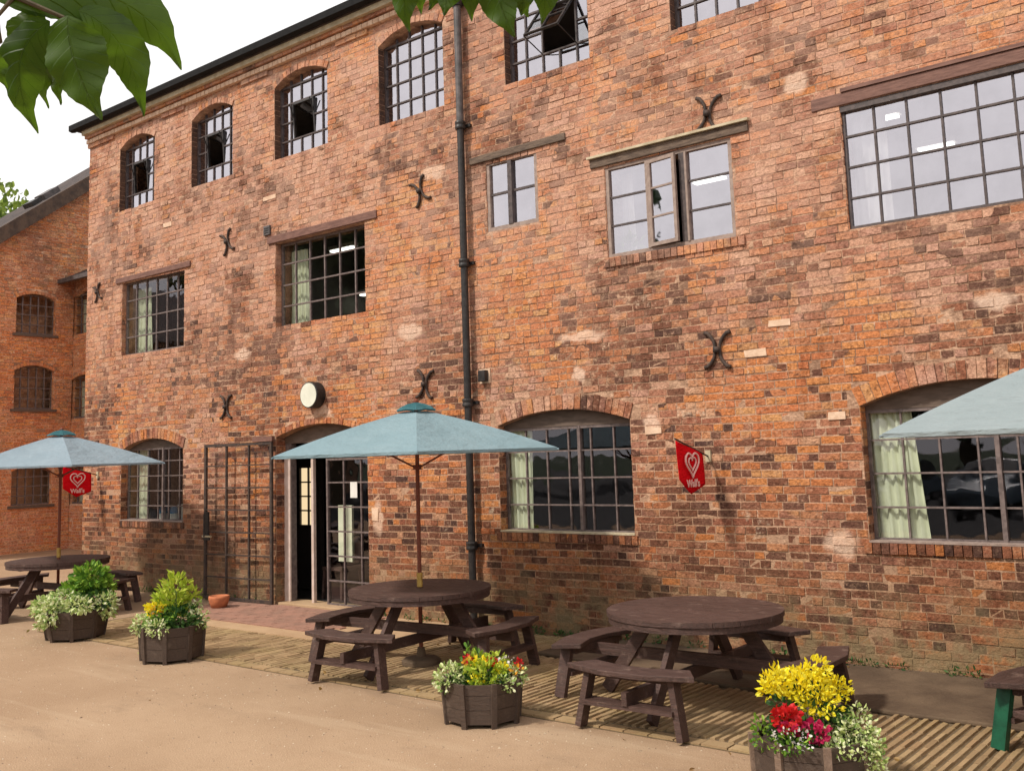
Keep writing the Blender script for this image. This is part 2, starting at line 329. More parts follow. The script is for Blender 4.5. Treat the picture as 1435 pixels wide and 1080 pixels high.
# ------------------------------------------------------------------ mesh helpers
class MB:
    def __init__(s): s.v = []; s.f = []; s.uv = None
    def poly(s, pts):
        k = len(s.v); s.v += [tuple(p) for p in pts]; s.f.append(tuple(range(k, k + len(pts))))
    def box(s, x0, x1, y0, y1, z0, z1):
        k = len(s.v)
        s.v += [(x, y, z) for z in (z0, z1) for y in (y0, y1) for x in (x0, x1)]
        for q in ((0, 2, 3, 1), (4, 5, 7, 6), (0, 1, 5, 4), (2, 6, 7, 3), (0, 4, 6, 2), (1, 3, 7, 5)): s.f.append(tuple(k + i for i in q))
        return s
    def obox(s, c, ax, ay, az):          # centre and three half-axis vectors
        k = len(s.v); c = Vector(c); ax, ay, az = Vector(ax), Vector(ay), Vector(az)
        for sz in (-1, 1):
            for sy in (-1, 1):
                for sx in (-1, 1): s.v.append(tuple(c + ax * sx + ay * sy + az * sz))
        for q in ((0, 2, 3, 1), (4, 5, 7, 6), (0, 1, 5, 4), (2, 6, 7, 3), (0, 4, 6, 2), (1, 3, 7, 5)): s.f.append(tuple(k + i for i in q))
        return s
    def beam(s, a, b, w, h, up=(0, 0, 1)):
        a, b = Vector(a), Vector(b); d = (b - a); L = d.length; d.normalize()
        u = Vector(up); sd = d.cross(u)
        if sd.length < 1e-4: sd = d.cross(Vector((1, 0, 0)))
        sd.normalize(); u = sd.cross(d)
        return s.obox((a + b) / 2, d * L / 2, sd * w / 2, u * h / 2)
    def tube(s, pts, r, n=10, caps=True):
        pts = [Vector(p) for p in pts]; rs = r if isinstance(r, (list, tuple)) else [r] * len(pts)
        k = len(s.v); prev = None
        for i, p in enumerate(pts):
            d = (pts[min(i + 1, len(pts) - 1)] - pts[max(i - 1, 0)]).normalized()
            if prev is None:
                a = Vector((0, 0, 1)) if abs(d.z) < .9 else Vector((1, 0, 0)); u = d.cross(a).normalized()
            else: u = (prev - d * prev.dot(d)).normalized()
            prev = u; w = d.cross(u)
            for j in range(n):
                t_ = 2 * math.pi * j / n
                s.v.append(tuple(p + (u * math.cos(t_) + w * math.sin(t_)) * rs[i]))
        for i in range(len(pts) - 1):
            for j in range(n):
                a = k + i * n + j; b = k + i * n + (j + 1) % n
                s.f.append((a, b, b + n, a + n))
        if caps:
            s.f.append(tuple(k + j for j in reversed(range(n)))); s.f.append(tuple(k + (len(pts) - 1) * n + j for j in range(n)))
        return s
    def lathe(s, prof, c=(0, 0, 0), n=24, caps=True):
        k = len(s.v)
        for r, z in prof:
            for j in range(n):
                t_ = 2 * math.pi * j / n; s.v.append((c[0] + r * math.cos(t_), c[1] + r * math.sin(t_), c[2] + z))
        for i in range(len(prof) - 1):
            for j in range(n):
                a = k + i * n + j; b = k + i * n + (j + 1) % n; s.f.append((a, b, b + n, a + n))
        if caps:
            s.f.append(tuple(k + j for j in reversed(range(n)))); s.f.append(tuple(k + (len(prof) - 1) * n + j for j in range(n)))
        return s
    def prism(s, poly2, z0, z1):
        k = len(s.v); n = len(poly2)
        s.v += [(x, y, z0) for x, y in poly2] + [(x, y, z1) for x, y in poly2]
        s.f.append(tuple(k + i for i in reversed(range(n)))); s.f.append(tuple(k + n + i for i in range(n)))
        for i in range(n): j = (i + 1) % n; s.f.append((k + i, k + j, k + n + j, k + n + i))
        return s
    def build(s, name, mat, parent=None, smooth=False, bevel=0, loc=None):
        me = bpy.data.meshes.new(name); me.from_pydata(s.v, [], s.f)
        if s.uv:
            l = me.uv_layers.new(name='UVMap')
            for lp in me.loops: l.data[lp.index].uv = s.uv[lp.vertex_index]
        me.materials.append(M[mat]); me.update()
        if smooth: me.polygons.foreach_set('use_smooth', [True] * len(me.polygons))
        o = bpy.data.objects.new(name, me); col.objects.link(o)
        if parent: o.parent = parent
        if loc: o.location = loc
        if bevel:
            b = o.modifiers.new('bevel', 'BEVEL'); b.width = bevel; b.segments = 2; b.limit_method = 'ANGLE'
        return o

def tag(o, label=None, cat=None, group=None, kind=None):
    for k, v in (('label', label), ('category', cat), ('group', group), ('kind', kind)):
        if v: o[k] = v
    return o
def thing(name, label, cat, loc=(0, 0, 0), rz=0, group=None):
    o = bpy.data.objects.new(name, None); col.objects.link(o); o.location = loc; o.rotation_euler = (0, 0, rz)
    return tag(o, label, cat, group)
def copy_tree(o, parent=None):
    c = o.copy(); col.objects.link(c); c.parent = parent
    for ch in list(o.children): copy_tree(ch, c)
    return c

# ------------------------------------------------------------------ ground
g = MB().box(-400, 300, -300, 400, -.5, 0).build('ground', 'tarmac'); tag(g, kind='structure')
M['added_lawn'] = simple('dark_lawn', (.02, .035, .012), (.04, .06, .02), 2, 1., .02, 20, world=True)
tag(MB().box(-260, 200, -290, -60, -.02, .004).build('added_lawn', 'added_lawn'), kind='structure')  # unseen dark ground far behind the camera, added to darken reflections in the panes
tag(MB().box(-120, 80, -60, -13.5, -.02, .004).build('added_road', 'asphalt'), kind='structure')  # unseen dark strip across the yard, added so the low panes reflect dark
g = MB().box(-13.4, 7.5, -2.98, .2, -.02, .006).build('patio', 'joint'); tag(g, kind='structure')
pv = MB()
rnd = random.Random(3)
x = -13.3
PW = .074
while x < 7.3:
    wv = PW
    y = -2.80 - rnd.random() * .2
    while y < -.05:
        L = .2; y1 = min(y + L - .004, -.04); yy = max(y, -2.80)
        zone_pad = (x < -8.6 and yy > -1.62)
        zone_apron = (x > -6.7 and yy > -(1.0 + .5 * min(1, (x + 6.7) / 3.6)) - .1)
        if y1 - yy > .03 and not zone_pad and not zone_apron:
            fl = min(1, max(0, (x + 9.5) / 5.5)); gp = .012 + .014 * fl
            zt = .014 + .008 * fl + rnd.uniform(-.003, .003); e = rnd.uniform(-.003, .003)
            x0, x1 = x + gp / 2, x + wv - gp / 2
            k = len(pv.v)
            pv.v += [(x0, yy, .004), (x1, yy, .004), (x1, y1, .004), (x0, y1, .004),
                     (x0 + .007, yy + .002, zt + e), (x1 - .007, yy + .002, zt - e), (x1 - .007, y1 - .002, zt - e), (x0 + .007, y1 - .002, zt + e)]
            for q in ((4, 5, 6, 7), (0, 1, 5, 4), (1, 2, 6, 5), (2, 3, 7, 6), (3, 0, 4, 7)): pv.f.append(tuple(k + i for i in q))
        y += L
    x += wv
# edging course
x = -13.4
while x < 7.4:
    pv.box(x + .006, x + .209, -2.97, -2.85, .004, .016 + rnd.random() * .006); x += .215
tag(pv.build('paving', 'paver'), kind='structure')
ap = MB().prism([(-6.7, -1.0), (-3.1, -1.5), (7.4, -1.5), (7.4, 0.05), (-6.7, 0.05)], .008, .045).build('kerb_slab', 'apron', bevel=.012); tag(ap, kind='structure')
pd = MB().prism([(-13.4, -1.62), (-8.6, -1.62), (-8.6, .05), (-13.4, .05)], .008, .022).build('path', 'pad'); tag(pd, kind='structure')
rp = MB()
rr = random.Random(5)
for i in range(16):
    for j in range(12):
        x0 = -13.3 + i * .215 + (j % 2) * .1; y0 = -1.32 + j * .108
        rp.box(x0 + .003, x0 + .210, y0 + .003, y0 + .104, .02, .034 + rr.random() * .004)
tag(rp.build('paving_threshold', 'redpave'), kind='structure')

# ------------------------------------------------------------------ brickwork
def arc_z(a, u):      # height of an arched opening's head at u
    w = a['u1'] - a['u0']; s_ = a.get('rise', 0)
    if s_ <= 0: return a['z1']
    Rr = (w * w / 4 + s_ * s_) / (2 * s_); du = u - (a['u0'] + a['u1']) / 2
    return a['z1'] + math.sqrt(max(0, Rr * Rr - du * du)) - (Rr - s_)
def lay_bricks(mb, u0, u1, z0, z1, opens, fn, ztop=None, course=.081, seed=1, holes=()):
    rg = random.Random(seed); row = 0; z = z0
    while z < z1 - .02:
        h = course
        header = (row % 4 == 3)
        u = u0 - rg.random() * .2 - (.11 if row % 2 else 0)
        while u < u1:
            L = (.113 if header or rg.random() < .12 else .228) + rg.uniform(-.006, .006)
            a, b = max(u, u0), min(u + L - .011, u1)
            u += L
            segs = [(a, b)] if b - a > .02 else []
            zm = z + h / 2
            for o in opens:
                rise = o.get('rise', 0); ring = o.get('ring', 0)
                if zm < o['z0'] or zm > o['z1'] + rise + ring + .02: continue
                new = []
                for (p, q) in segs:
                    if zm <= o['z1']: lo, hi = o['u0'], o['u1']
                    else:
                        w = o['u1'] - o['u0']; s_ = max(rise, 1e-3); Rr = (w * w / 4 + s_ * s_) / (2 * s_) + ring
                        cz = o['z1'] - ((w * w / 4 + s_ * s_) / (2 * s_) - s_)
                        dd = Rr * Rr - (zm - cz) ** 2
                        if dd <= 0: new.append((p, q)); continue
                        c_ = (o['u0'] + o['u1']) / 2; lo, hi = c_ - math.sqrt(dd), c_ + math.sqrt(dd)
                        lo, hi = max(lo, o['u0'] - ring * .55), min(hi, o['u1'] + ring * .55)
                    if q <= lo or p >= hi: new.append((p, q)); continue
                    if p < lo: new.append((p, lo - .004))
                    if q > hi: new.append((hi + .004, q))
                segs = new
            for (p, q) in segs:
                if q - p < .03: continue
                if ztop and zm > ztop((p + q) / 2): continue
                if rg.random() < .006: continue
                d = .001 + rg.random() ** 2 * .009
                wz = .010 * math.sin(u * .8 + row * .05) + .007 * math.sin(u * 2.3 + row * .3)
                j = lambda s=.0035: rg.uniform(-s, s)
                za, zb = z + .0075 + wz, z + h - .0075 + wz
                k = len(mb.v)
                fr = [(p + j(), za + j()), (q + j(), za + j()), (q + j(), zb + j()), (p + j(), zb + j())]
                for (uu, zz) in fr: mb.v.append(fn(uu, zz, d + j(.002)))
                for (uu, zz) in ((p, za), (q, za), (q, zb), (p, zb)): mb.v.append(fn(uu, zz, -.01))
                for qd in ((0, 1, 2, 3), (4, 5, 1, 0), (5, 6, 2, 1), (6, 7, 3, 2), (7, 4, 0, 3)): mb.f.append(tuple(k + i for i in qd))
        z += h; row += 1
def open_poly(o, n=14):
    pts = [(o['u0'], o['z0']), (o['u1'], o['z0'])]
    if o.get('rise', 0) > 0:
        for i in range(n + 1):
            u = o['u1'] + (o['u0'] - o['u1']) * i / n; pts.append((u, arc_z(o, u)))
    else: pts += [(o['u1'], o['z1']), (o['u0'], o['z1'])]
    return pts
def wall_sheet(mb, outer, opens, fn, depth=.35):
    polys = [outer] + [open_poly(o) for o in opens]
    vs = [[Vector((u, z, 0)) for u, z in P] for P in polys]
    flat = [p for P in polys for p in P]; k = len(mb.v)
    mb.v += [fn(u, z, 0) for u, z in flat]
    for tri in tessellate_polygon(vs): mb.f.append(tuple(k + i for i in tri))
    for P in polys[1:]:
        k = len(mb.v); n = len(P)
        mb.v += [fn(u, z, 0) for u, z in P] + [fn(u, z, -depth) for u, z in P]
        for i in range(n): j = (i + 1) % n; mb.f.append((k + i, k + j, k + n + j, k + n + i))
def reveal_bricks(mb, o, fn, depth, seed=2, sides=(1, -1)):
    rg = random.Random(seed); z = o['z0']; row = 0
    while z < o['z1'] - .01:
        zb = min(z + .081, o['z1'])
        for (uu, sg) in ((o['u0'], 1), (o['u1'], -1)):
            if sg not in sides: continue
            cuts = [0, .105, depth] if row % 2 else [0, depth] if depth < .2 else [0, .2, depth]
            for a, b in zip(cuts[:-1], cuts[1:]):
                if b - a < .02: continue
                e = .003 + rg.random() * .006; k = len(mb.v)
                for (dp, zz) in ((a + .003, z + .005), (b - .003, z + .005), (b - .003, zb - .005), (a + .003, zb - .005)):
                    mb.v.append(fn(uu + sg * (e), zz, -dp))
                for (dp, zz) in ((a + .003, z + .005), (b - .003, z + .005), (b - .003, zb - .005), (a + .003, zb - .005)):
                    mb.v.append(fn(uu - sg * .005, zz, -dp))
                for qd in ((0, 1, 2, 3), (4, 5, 1, 0), (5, 6, 2, 1), (6, 7, 3, 2), (7, 4, 0, 3)): mb.f.append(tuple(k + i for i in qd))
        z += .081; row += 1
def arch_ring(mb, o, fn, depth=.1, seed=3):
    rg = random.Random(seed); w = o['u1'] - o['u0']; s_ = o['rise']; ring = o['ring'] - .015
    Rr = (w * w / 4 + s_ * s_) / (2 * s_); cu = (o['u0'] + o['u1']) / 2; cz = o['z1'] + s_ - Rr
    half = math.asin(w / 2 / Rr); n = max(6, int(2 * half * Rr / .082))
    for i in range(n):
        a0 = -half + 2 * half * i / n + .003 / Rr; a1 = -half + 2 * half * (i + 1) / n - .006 / Rr
        r0 = Rr + .002; r1 = Rr + ring - rg.random() * .02; d = .006 + rg.random() * .014
        k = len(mb.v)
        for dp in (d, -.20):
            for (a, r_) in ((a0, r0), (a1, r0), (a1, r1), (a0, r1)):
                mb.v.append(fn(cu + r_ * math.sin(a), cz + r_ * math.cos(a), dp))
        for qd in ((0, 1, 2, 3), (4, 5, 1, 0), (5, 6, 2, 1), (6, 7, 3, 2), (7, 4, 0, 3)): mb.f.append(tuple(k + i for i in qd))

F = lambda u, z, d: (u, -d, z)             # main facade, outward is -Y
GW = dict(z0=1.17, z1=2.44, rise=.155, ring=.20, rec=.15)
O = {}
O['g1'] = dict(GW, u0=-16.58, u1=-14.68, z0=1.17, z1=2.37, rise=.19)
O['door'] = dict(u0=-12.27, u1=-10.29, z0=-.1, z1=2.45, rise=.17, ring=.11, rec=.24)
O['g2'] = dict(GW, u0=-7.96, u1=-6.05)
O['g3'] = dict(GW, u0=-3.48, u1=-1.50, rise=.19)
O['a'] = dict(u0=-16.63, u1=-14.69, z0=4.05, z1=5.37, rec=.10)
O['b'] = dict(u0=-12.27, u1=-10.28, z0=4.11, z1=5.41, rec=.13)
O['c'] = dict(u0=-8.03, u1=-7.21, z0=4.88, z1=5.79, rec=.05)
O['d'] = dict(u0=-6.24, u1=-4.63, z0=4.275, z1=5.36, rec=.05)
O['e'] = dict(u0=-3.45, u1=-1.27, z0=4.15, z1=5.39, rec=.07)
for i, (a, b) in enumerate(((-16.78, -15.64), (-14.51, -13.36), (-12.28, -11.04), (-9.95, -8.71), (-7.66, -6.37), (-5.27, -4.0))):
    O['w%d' % i] = dict(u0=a, u1=b, z0=6.72 if i else 6.70, z1=7.87, rise=.16, ring=.12, rec=.13)
X0, X1, ZT = -17.86, 7.0, 8.40
opens = list(O.values())
mill = thing('mill_building', 'long three storey weathered red brick mill with iron framed windows and arched doorway', 'building', (X0, 0, 0))
mill.location = (0, 0, 0)
mb = MB(); wall_sheet(mb, [(X0, -.3), (X1, -.3), (X1, ZT), (X0, ZT)], opens, F, .36)
# end walls and back wall
mb.box(X0, X0 + .35, .36, 9.0, -.3, ZT - .01); mb.box(X1 - .35, X1, .36, 9.0, -.3, ZT - .01); mb.box(X0 + .35, X1 - .35, 8.65, 9.0, -.3, ZT - .01)
mb.box(X0 + .35, X1 - .35, 4.6, 4.75, -.3, ZT - .02)
wallm = mb.build('wall', 'mortar', mill)
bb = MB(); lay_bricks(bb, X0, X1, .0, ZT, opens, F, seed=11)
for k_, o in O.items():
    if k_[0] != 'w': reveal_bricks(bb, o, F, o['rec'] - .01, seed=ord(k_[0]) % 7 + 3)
    else:
        for sd_ in (1, -1): rvb = MB(); reveal_bricks(rvb, o, F, o['rec'] - .01, seed=4, sides=(sd_,)); rvb.build('reveal', 'shade_brick', mill)
    if o.get('rise'): arch_ring(bb, o, F, seed=len(k_) + 5)
# quoin end of the wall seen from the side
lay_bricks(bb, 0, 3.0, 0, ZT, [], lambda u, z, d: (X0 - d, u, z), seed=19)
# corbelled eaves: three stepped courses, higher between the window heads
cor = MB()
for k_, (zz, pr) in enumerate(((8.13, .035), (8.21, .065), (8.30, .10))):
    rg = random.Random(40 + k_); u = X0 - .03
    tgt = bb if k_ != 1 else cor
    while u < X1:
        L = .113 if k_ == 1 else .228
        if k_ == 0 and any(O['w%d' % q]['u0'] - .22 < u + L / 2 < O['w%d' % q]['u1'] + .22 for q in range(6)): u += L; continue
        tgt.box(u + .005, min(u + L - .006, X1), -pr - rg.random() * .006, .01, zz + .005, zz + .076); u += L
# brick sill courses (headers on edge) under the arched ground floor windows
for kk in ('g1', 'g2', 'g3', 'd'):
    o = O[kk]; u = o['u0'] - .05; rg = random.Random(60)
    while u < o['u1'] + .04:
        bb.box(u + .004, u + .075, -.024 - rg.random() * .008, .06, o['z0'] - .10, o['z0'] - .006 + rg.random() * .004); u += .08
cor.build('cornice', 'stone', mill); bb.build('brickwork', 'brick', mill)
sr = random.Random(8)
for (u, z, w, h) in ((-4.22, 3.32, .24, .075), (-4.50, 3.04, .24, .075), (-5.75, 2.30, .2, .075), (-3.7, 2.36, .17, .075), (-10.15, 1.35, .12, .16), (-15.2, 6.2, .24, .07), (-12.4, 6.15, .30, .07)):
    st = MB(); j = lambda: sr.uniform(-.008, .008)
    P = [(u - w / 2 + j(), z - h / 2 + j()), (u + w / 2 + j(), z - h / 2 + j()), (u + w / 2 + j(), z + h / 2 + j()), (u - w / 2 + j(), z + h / 2 + j())]
    st.v = [F(a, b, .014) for a, b in P] + [F(a, b, -.01) for a, b in P]
    st.f = [(0, 1, 2, 3)] + [(i, (i + 1) % 4, 4 + (i + 1) % 4, 4 + i) for i in range(4)]
    st.build('patch_stone', 'stone', mill)

# interior storeys seen through the glass
inn = MB()
inn.box(X0 + .36, X1 - .36, .37, 4.59, 2.86, 3.0); inn.box(X0 + .36, X1 - .36, .37, 4.59, 6.02, 6.16); inn.box(X0 + .36, X1 - .36, .37, 4.59, 8.28, 8.38)
for xx in (-13.5, -8.9, -4.1): inn.box(xx, xx + .12, .37, 4.58, 3.01, 6.01)
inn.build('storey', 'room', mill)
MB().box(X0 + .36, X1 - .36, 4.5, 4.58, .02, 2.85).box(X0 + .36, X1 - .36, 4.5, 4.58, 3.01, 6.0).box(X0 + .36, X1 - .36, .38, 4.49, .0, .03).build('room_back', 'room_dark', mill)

# roof and gutter
rf = MB(); k = 0
rf.v = [(X0 - .12, -.2, 8.52), (X1 + .1, -.2, 8.52), (X1 + .1, 4.5, 9.0), (X0 - .12, 4.5, 9.0), (X1 + .1, 9.2, 8.52), (X0 - .12, 9.2, 8.52),
        (X0 - .12, -.2, 8.44), (X1 + .1, -.2, 8.44), (X1 + .1, 9.2, 8.44), (X0 - .12, 9.2, 8.44)]
rf.f = [(0, 1, 2, 3), (3, 2, 4, 5), (6, 9, 8, 7), (0, 6, 7, 1), (5, 4, 8, 9), (0, 3, 5, 9, 6), (1, 7, 8, 4, 2)]
rf.build('roof', 'slate', mill)
gt = MB()
pr = [(.0, .0), (.0, .11), (.014, .11), (.02, .03), (.06, .012), (.10, .03), (.108, .11), (.122, .11), (.12, .0), (.06, -.02)]
k = len(gt.v); n = len(pr)
for xx in (X0 - .25, X1 + .1): gt.v += [(xx, -.175 - a * 1.1, 8.465 + b * .95) for a, b in pr]
for i in range(n): j = (i + 1) % n; gt.f.append((i, j, n + j, n + i))
gt.f += [tuple(range(n)), tuple(reversed(range(n, 2 * n)))]
gt.build('gutter', 'gutter', mill)
fa = MB().box(X0 - .02, X1, -.17, .0, 8.36, 8.45); fa.build('fascia', 'lead', mill)

# downpipe
dp = MB().tube([(-8.35, -.10, 6.35), (-8.35, -.10, .10), (-8.35, -.16, .02)], .046, 14)
dpo = dp.build('downpipe', 'black', mill, smooth=False)
MB().tube([(-8.35, -.10, 8.36), (-8.35, -.10, 6.36)], .049, 14).build('downpipe', 'pipe_grey', mill)
for zz in (8.0, 6.33, 4.52, 2.75, 1.0):
    c = MB().lathe([(.068, -.05), (.072, -.03), (.066, 0), (.072, .03), (.068, .05)], (-8.35, -.10, zz), 16)
    c.box(-8.46, -8.24, -.04, .01, zz - .02, zz + .02); c.build('bracket', 'black', dpo)

# iron tie plates: two back to back curls
def curl(mb, s, w, h, jit):
    pts = []
    for i in range(15):
        t_ = -1 + 2 * i / 14
        xx = .028 + (abs(t_) ** 2.6) * w; zz = h * (t_ if abs(t_) < .8 else math.copysign(.8 + .13 * math.sin((abs(t_) - .8) / .2 * 1.9), t_))
        pts.append((s * xx, -.024, zz))
    mb.tube(pts, [.015 + .008 * abs(-1 + 2 * i / 14) for i in range(15)], 8)
for (x_, z_, sc, rot) in ((-4.92, 3.11, 1, .04), (-4.87, 5.66, 1, .12), (-9.17, 5.63, .95, -.35), (-9.16, 3.04, .95, .1), (-13.49, 2.98, .95, .0), (-13.47, 5.62, .95, -.3), (-17.45, 5.3, .8, -.25)):
    m_ = MB(); curl(m_, 1, .12, .20, 0); curl(m_, -1, .12, .20, 0); m_.box(-.03, .03, -.07, .0, -.03, .03)
    o = m_.build('tie_plate', 'rust', mill, smooth=True); o.location = (x_, 0, z_); o.rotation_euler = (0, rot, 0); o.scale = (sc, 1, sc)

# lintels
def lintel(u0, u1, z0, z1, mat, y=-.03, sag=0, flash=False):
    m_ = MB(); m_.box(u0, u1, y, .13, z0, z1); o = m_.build('lintel', mat, mill, bevel=.008)
    if flash: MB().box(u0 - .02, u1 + .02, y - .035, .0, z1 + .003, z1 + .03).build('flashing', 'lead', o)
lintel(-16.82, -14.5, 5.375, 5.47, 'lintel_red')
lintel(-12.44, -10.02, 5.415, 5.53, 'lintel_red')
lintel(-8.28, -6.76, 5.80, 5.89, 'lintel')
lintel(-6.42, -4.42, 5.365, 5.47, 'lintel', flash=True)
lintel(-3.73, -1.0, 5.395, 5.52, 'lintel_red', y=-.02)
MB().box(-3.42, -1.1, -.035, .01, 5.523, 5.56).build('lintel', 'lintel_red', mill)

# ------------------------------------------------------------------ windows
def bar_grid(mb, u0, u1, z0, z1, cols, rows, y, t_=.022, d=.03, top=None, skip=()):
    for i in range(1, cols):
        u = u0 + (u1 - u0) * i / cols; zt = top(u) if top else z1
        mb.box(u - t_ / 2, u + t_ / 2, y - d / 2, y + d / 2, z0, zt)
    for j in range(1, rows):
        z = z0 + (z1 - z0) * j / rows
        mb.box(u0, u1, y - d / 2 - .002, y + d / 2 + .002, z - t_ / 2, z + t_ / 2)
def edge_frame(mb, u0, u1, z0, z1, y, t_, d=.045):
    mb.box(u0, u1, y - d / 2, y + d / 2, z0, z0 + t_); mb.box(u0, u1, y - d / 2, y + d / 2, z1 - t_, z1)
    mb.box(u0, u0 + t_, y - d / 2 + .001, y + d / 2 - .001, z0 + t_, z1 - t_); mb.box(u1 - t_, u1, y - d / 2 + .001, y + d / 2 - .001, z0 + t_, z1 - t_)
def curtain(u0, u1, z0, z1, y, parent, lean=0, mat='curtain'):
    m_ = MB(); n = max(8, int((u1 - u0) / .018)); nz = 6
    for j in range(nz + 1):
        for i in range(n + 1):
            f_ = i / n; z = z0 + (z1 - z0) * j / nz
            m_.v.append((u0 + (u1 - u0) * f_ + lean * (1 - j / nz) * f_, y + .028 * math.sin(i * 1.5 + .3 * j) + .01 * math.sin(i * .7), z))
    for j in range(nz):
        for i in range(n):
            a = j * (n + 1) + i; m_.f.append((a, a + 1, a + n + 2, a + n + 1))
    return m_.build('curtain', mat, parent, smooth=True)
def pane(o, y, parent, mat='glass', hole=None):
    m_ = MB(); P = open_poly(o)
    rg = random.Random(int(abs(o['u0']) * 100))
    m_.poly([(u, y, z) for u, z in P])
    if hole:
        m_ = MB(); h0, h1, hz0, hz1 = hole
        vs = [[Vector((u, z, 0)) for u, z in P], [Vector((h0, hz0, 0)), Vector((h1, hz0, 0)), Vector((h1, hz1, 0)), Vector((h0, hz1, 0))]]
        fl = [p for q in vs for p in q]; m_.v = [(p.x, y, p.y) for p in fl]
        for tri in tessellate_polygon(vs): m_.f.append(tuple(tri))
    return m_.build('pane', mat, parent)
def fascia_board(o, zb, y, parent, mat='headboard'):
    P = [(o['u0'], zb), (o['u1'], zb)] + [(u, z) for u, z in open_poly(o)[2:] if z > zb]
    k = 0; m_ = MB(); n = len(P)
    m_.v = [(u, y, z) for u, z in P] + [(u, y + .04, z) for u, z in P]
    m_.f = [tuple(range(n)), tuple(reversed(range(n, 2 * n)))] + [(i, (i + 1) % n, n + (i + 1) % n, n + i) for i in range(n)]
    m_.build('head_board', mat, parent)
# ground floor arched windows
for kk, cols in (('g1', 6), ('g2', 6), ('g3', 6)):
    o = O[kk]; y = o['rec']; m_ = MB()
    zt = 2.40
    edge_frame(m_, o['u0'] + .003, o['u1'] - .003, o['z0'] + .003, zt, y, .03)
    bar_grid(m_, o['u0'], o['u1'], o['z0'], zt + .03, cols, 4 if kk != 'g1' else 5, y, .017)
    m_.box((o['u0'] + o['u1']) / 2 + .145, (o['u0'] + o['u1']) / 2 + .185, y - .035, y + .03, o['z0'] + .01, zt)
    w_ = m_.build('window', 'bar_pale', mill); w_['label'] = 'ground floor arched multi-pane iron window'
    pane(dict(o, z0=o['z0'], z1=zt - .001, rise=0), y + .004, w_)
    fascia_board(o, zt + .001, y - .028, w_)
    MB().box(o['u0'] + .003, o['u1'] - .003, -.015, .12, o['z0'] - .0, o['z0'] + .018).build('sill', 'lead' if kk == 'g2' else 'frame_taupe', w_)
    if kk == 'g2': curtain(o['u0'] + .0, o['u0'] + .36, 1.19, 2.40, .205, w_)
    if kk == 'g3': curtain(o['u0'] + .0, o['u0'] + .42, 1.19, 2.40, .205, w_, lean=.08)
    if kk == 'g1': curtain(o['u0'] + .0, o['u0'] + .42, 1.19, 2.40, .30, w_)
# middle storey
o = O['a']; m_ = MB(); edge_frame(m_, o['u0'] + .003, o['u1'] - .003, o['z0'] + .003, o['z1'] - .003, .10, .03); bar_grid(m_, o['u0'], o['u1'], o['z0'], o['z1'], 6, 4, .10)
w_ = m_.build('window', 'bar_pale', mill); pane(o, .104, w_); curtain(o['u0'], o['u0'] + .50, o['z0'] + .02, o['z1'] - .1, .3, w_)
o = O['b']; m_ = MB(); edge_frame(m_, o['u0'] + .003, o['u1'] - .003, o['z0'] + .003, o['z1'] - .003, .13, .035); bar_grid(m_, o['u0'], o['u1'], o['z0'], o['z1'], 6, 4, .13)
w_ = m_.build('window', 'bar_pale', mill); pane(o, .134, w_); curtain(o['u0'], o['u0'] + .40, o['z0'] + .02, o['z1'] - .1, .3, w_)
o = O['c']; m_ = MB(); edge_frame(m_, o['u0'] + .003, o['u1'] - .003, o['z0'] + .003, o['z1'] - .003, .04, .05, .06)
um = (o['u0'] + o['u1']) / 2 - .03; zm = (o['z0'] + o['z1']) / 2 + .02
w_ = m_.build('window', 'frame_taupe', mill)
MB().box(um - .03, um + .035, .0, .075, o['z0'] + .05, o['z1'] - .05).box(o['u0'] + .05, o['u1'] - .05, .03, .055, zm - .015, zm + .015).build('glazing_bar', 'bar', w_)
pane(o, .045, w_, 'glass_top'); 
MB().lathe([(.03, 0), (.055, .03), (.05, .08), (.025, .12), (.03, .15), (.02, .18)], (o['u1'] - .22, .14, o['z0'] + .06), 12).build('ornament', 'bird', w_)
o = O['d']; m_ = MB(); edge_frame(m_, o['u0'] + .003, o['u1'] - .003, o['z0'] + .003, o['z1'] - .003, .04, .045, .06)
m1, m2 = -5.68, -5.19
m_.box(m1 - .02, m1 + .02, .0, .07, o['z0'] + .045, o['z1'] - .045); m_.box(m2 - .012, m2 + .012, .0, .07, o['z0'] + .045, o['z1'] - .045)
w_ = m_.build('window', 'frame_taupe', mill)
b_ = MB(); b_.box(m2 - .08, m2 - .0125, .01, .06, o['z0'] + .045, o['z1'] - .045)
for f_ in (1 / 3, 2 / 3):
    zz = o['z0'] + .045 + (o['z1'] - o['z0'] - .09) * f_
    b_.box(o['u0'] + .045, m1 - .02, .03, .055, zz - .011, zz + .011); b_.box(m2 + .012, o['u1'] - .045, .03, .055, zz - .011, zz + .011)
b_.build('glazing_bar', 'bar', w_)
# the middle light stands slightly open
sa = MB(); wd = m2 - .085 - (m1 + .02); hh = o['z1'] - o['z0'] - .10
edge_frame(sa, 0, wd, 0, hh, 0, .04, .035)
for f_ in (1 / 3, 2 / 3): sa.box(.04, wd - .04, -.012, .012, hh * f_ - .01, hh * f_ + .01)
so = sa.build('casement', 'frame_taupe', w_); so.location = (m1 + .02, .0, o['z0'] + .05); so.rotation_euler = (0, 0, R(-9))
pp = MB(); pp.poly([(.04, .002, .04), (wd - .04, .002, .04), (wd - .04, .002, hh - .04), (.04, .002, hh - .04)])
po = pp.build('pane', 'glass_top', w_); po.location = so.location; po.rotation_euler = so.rotation_euler
pn = MB(); pn.poly([(o['u0'], .045, o['z0']), (m1, .045, o['z0']), (m1, .045, o['z1']), (o['u0'], .045, o['z1'])]); pn.poly([(m2, .045, o['z0']), (o['u1'], .045, o['z0']), (o['u1'], .045, o['z1']), (m2, .045, o['z1'])])
pn.build('pane', 'glass_top', w_)
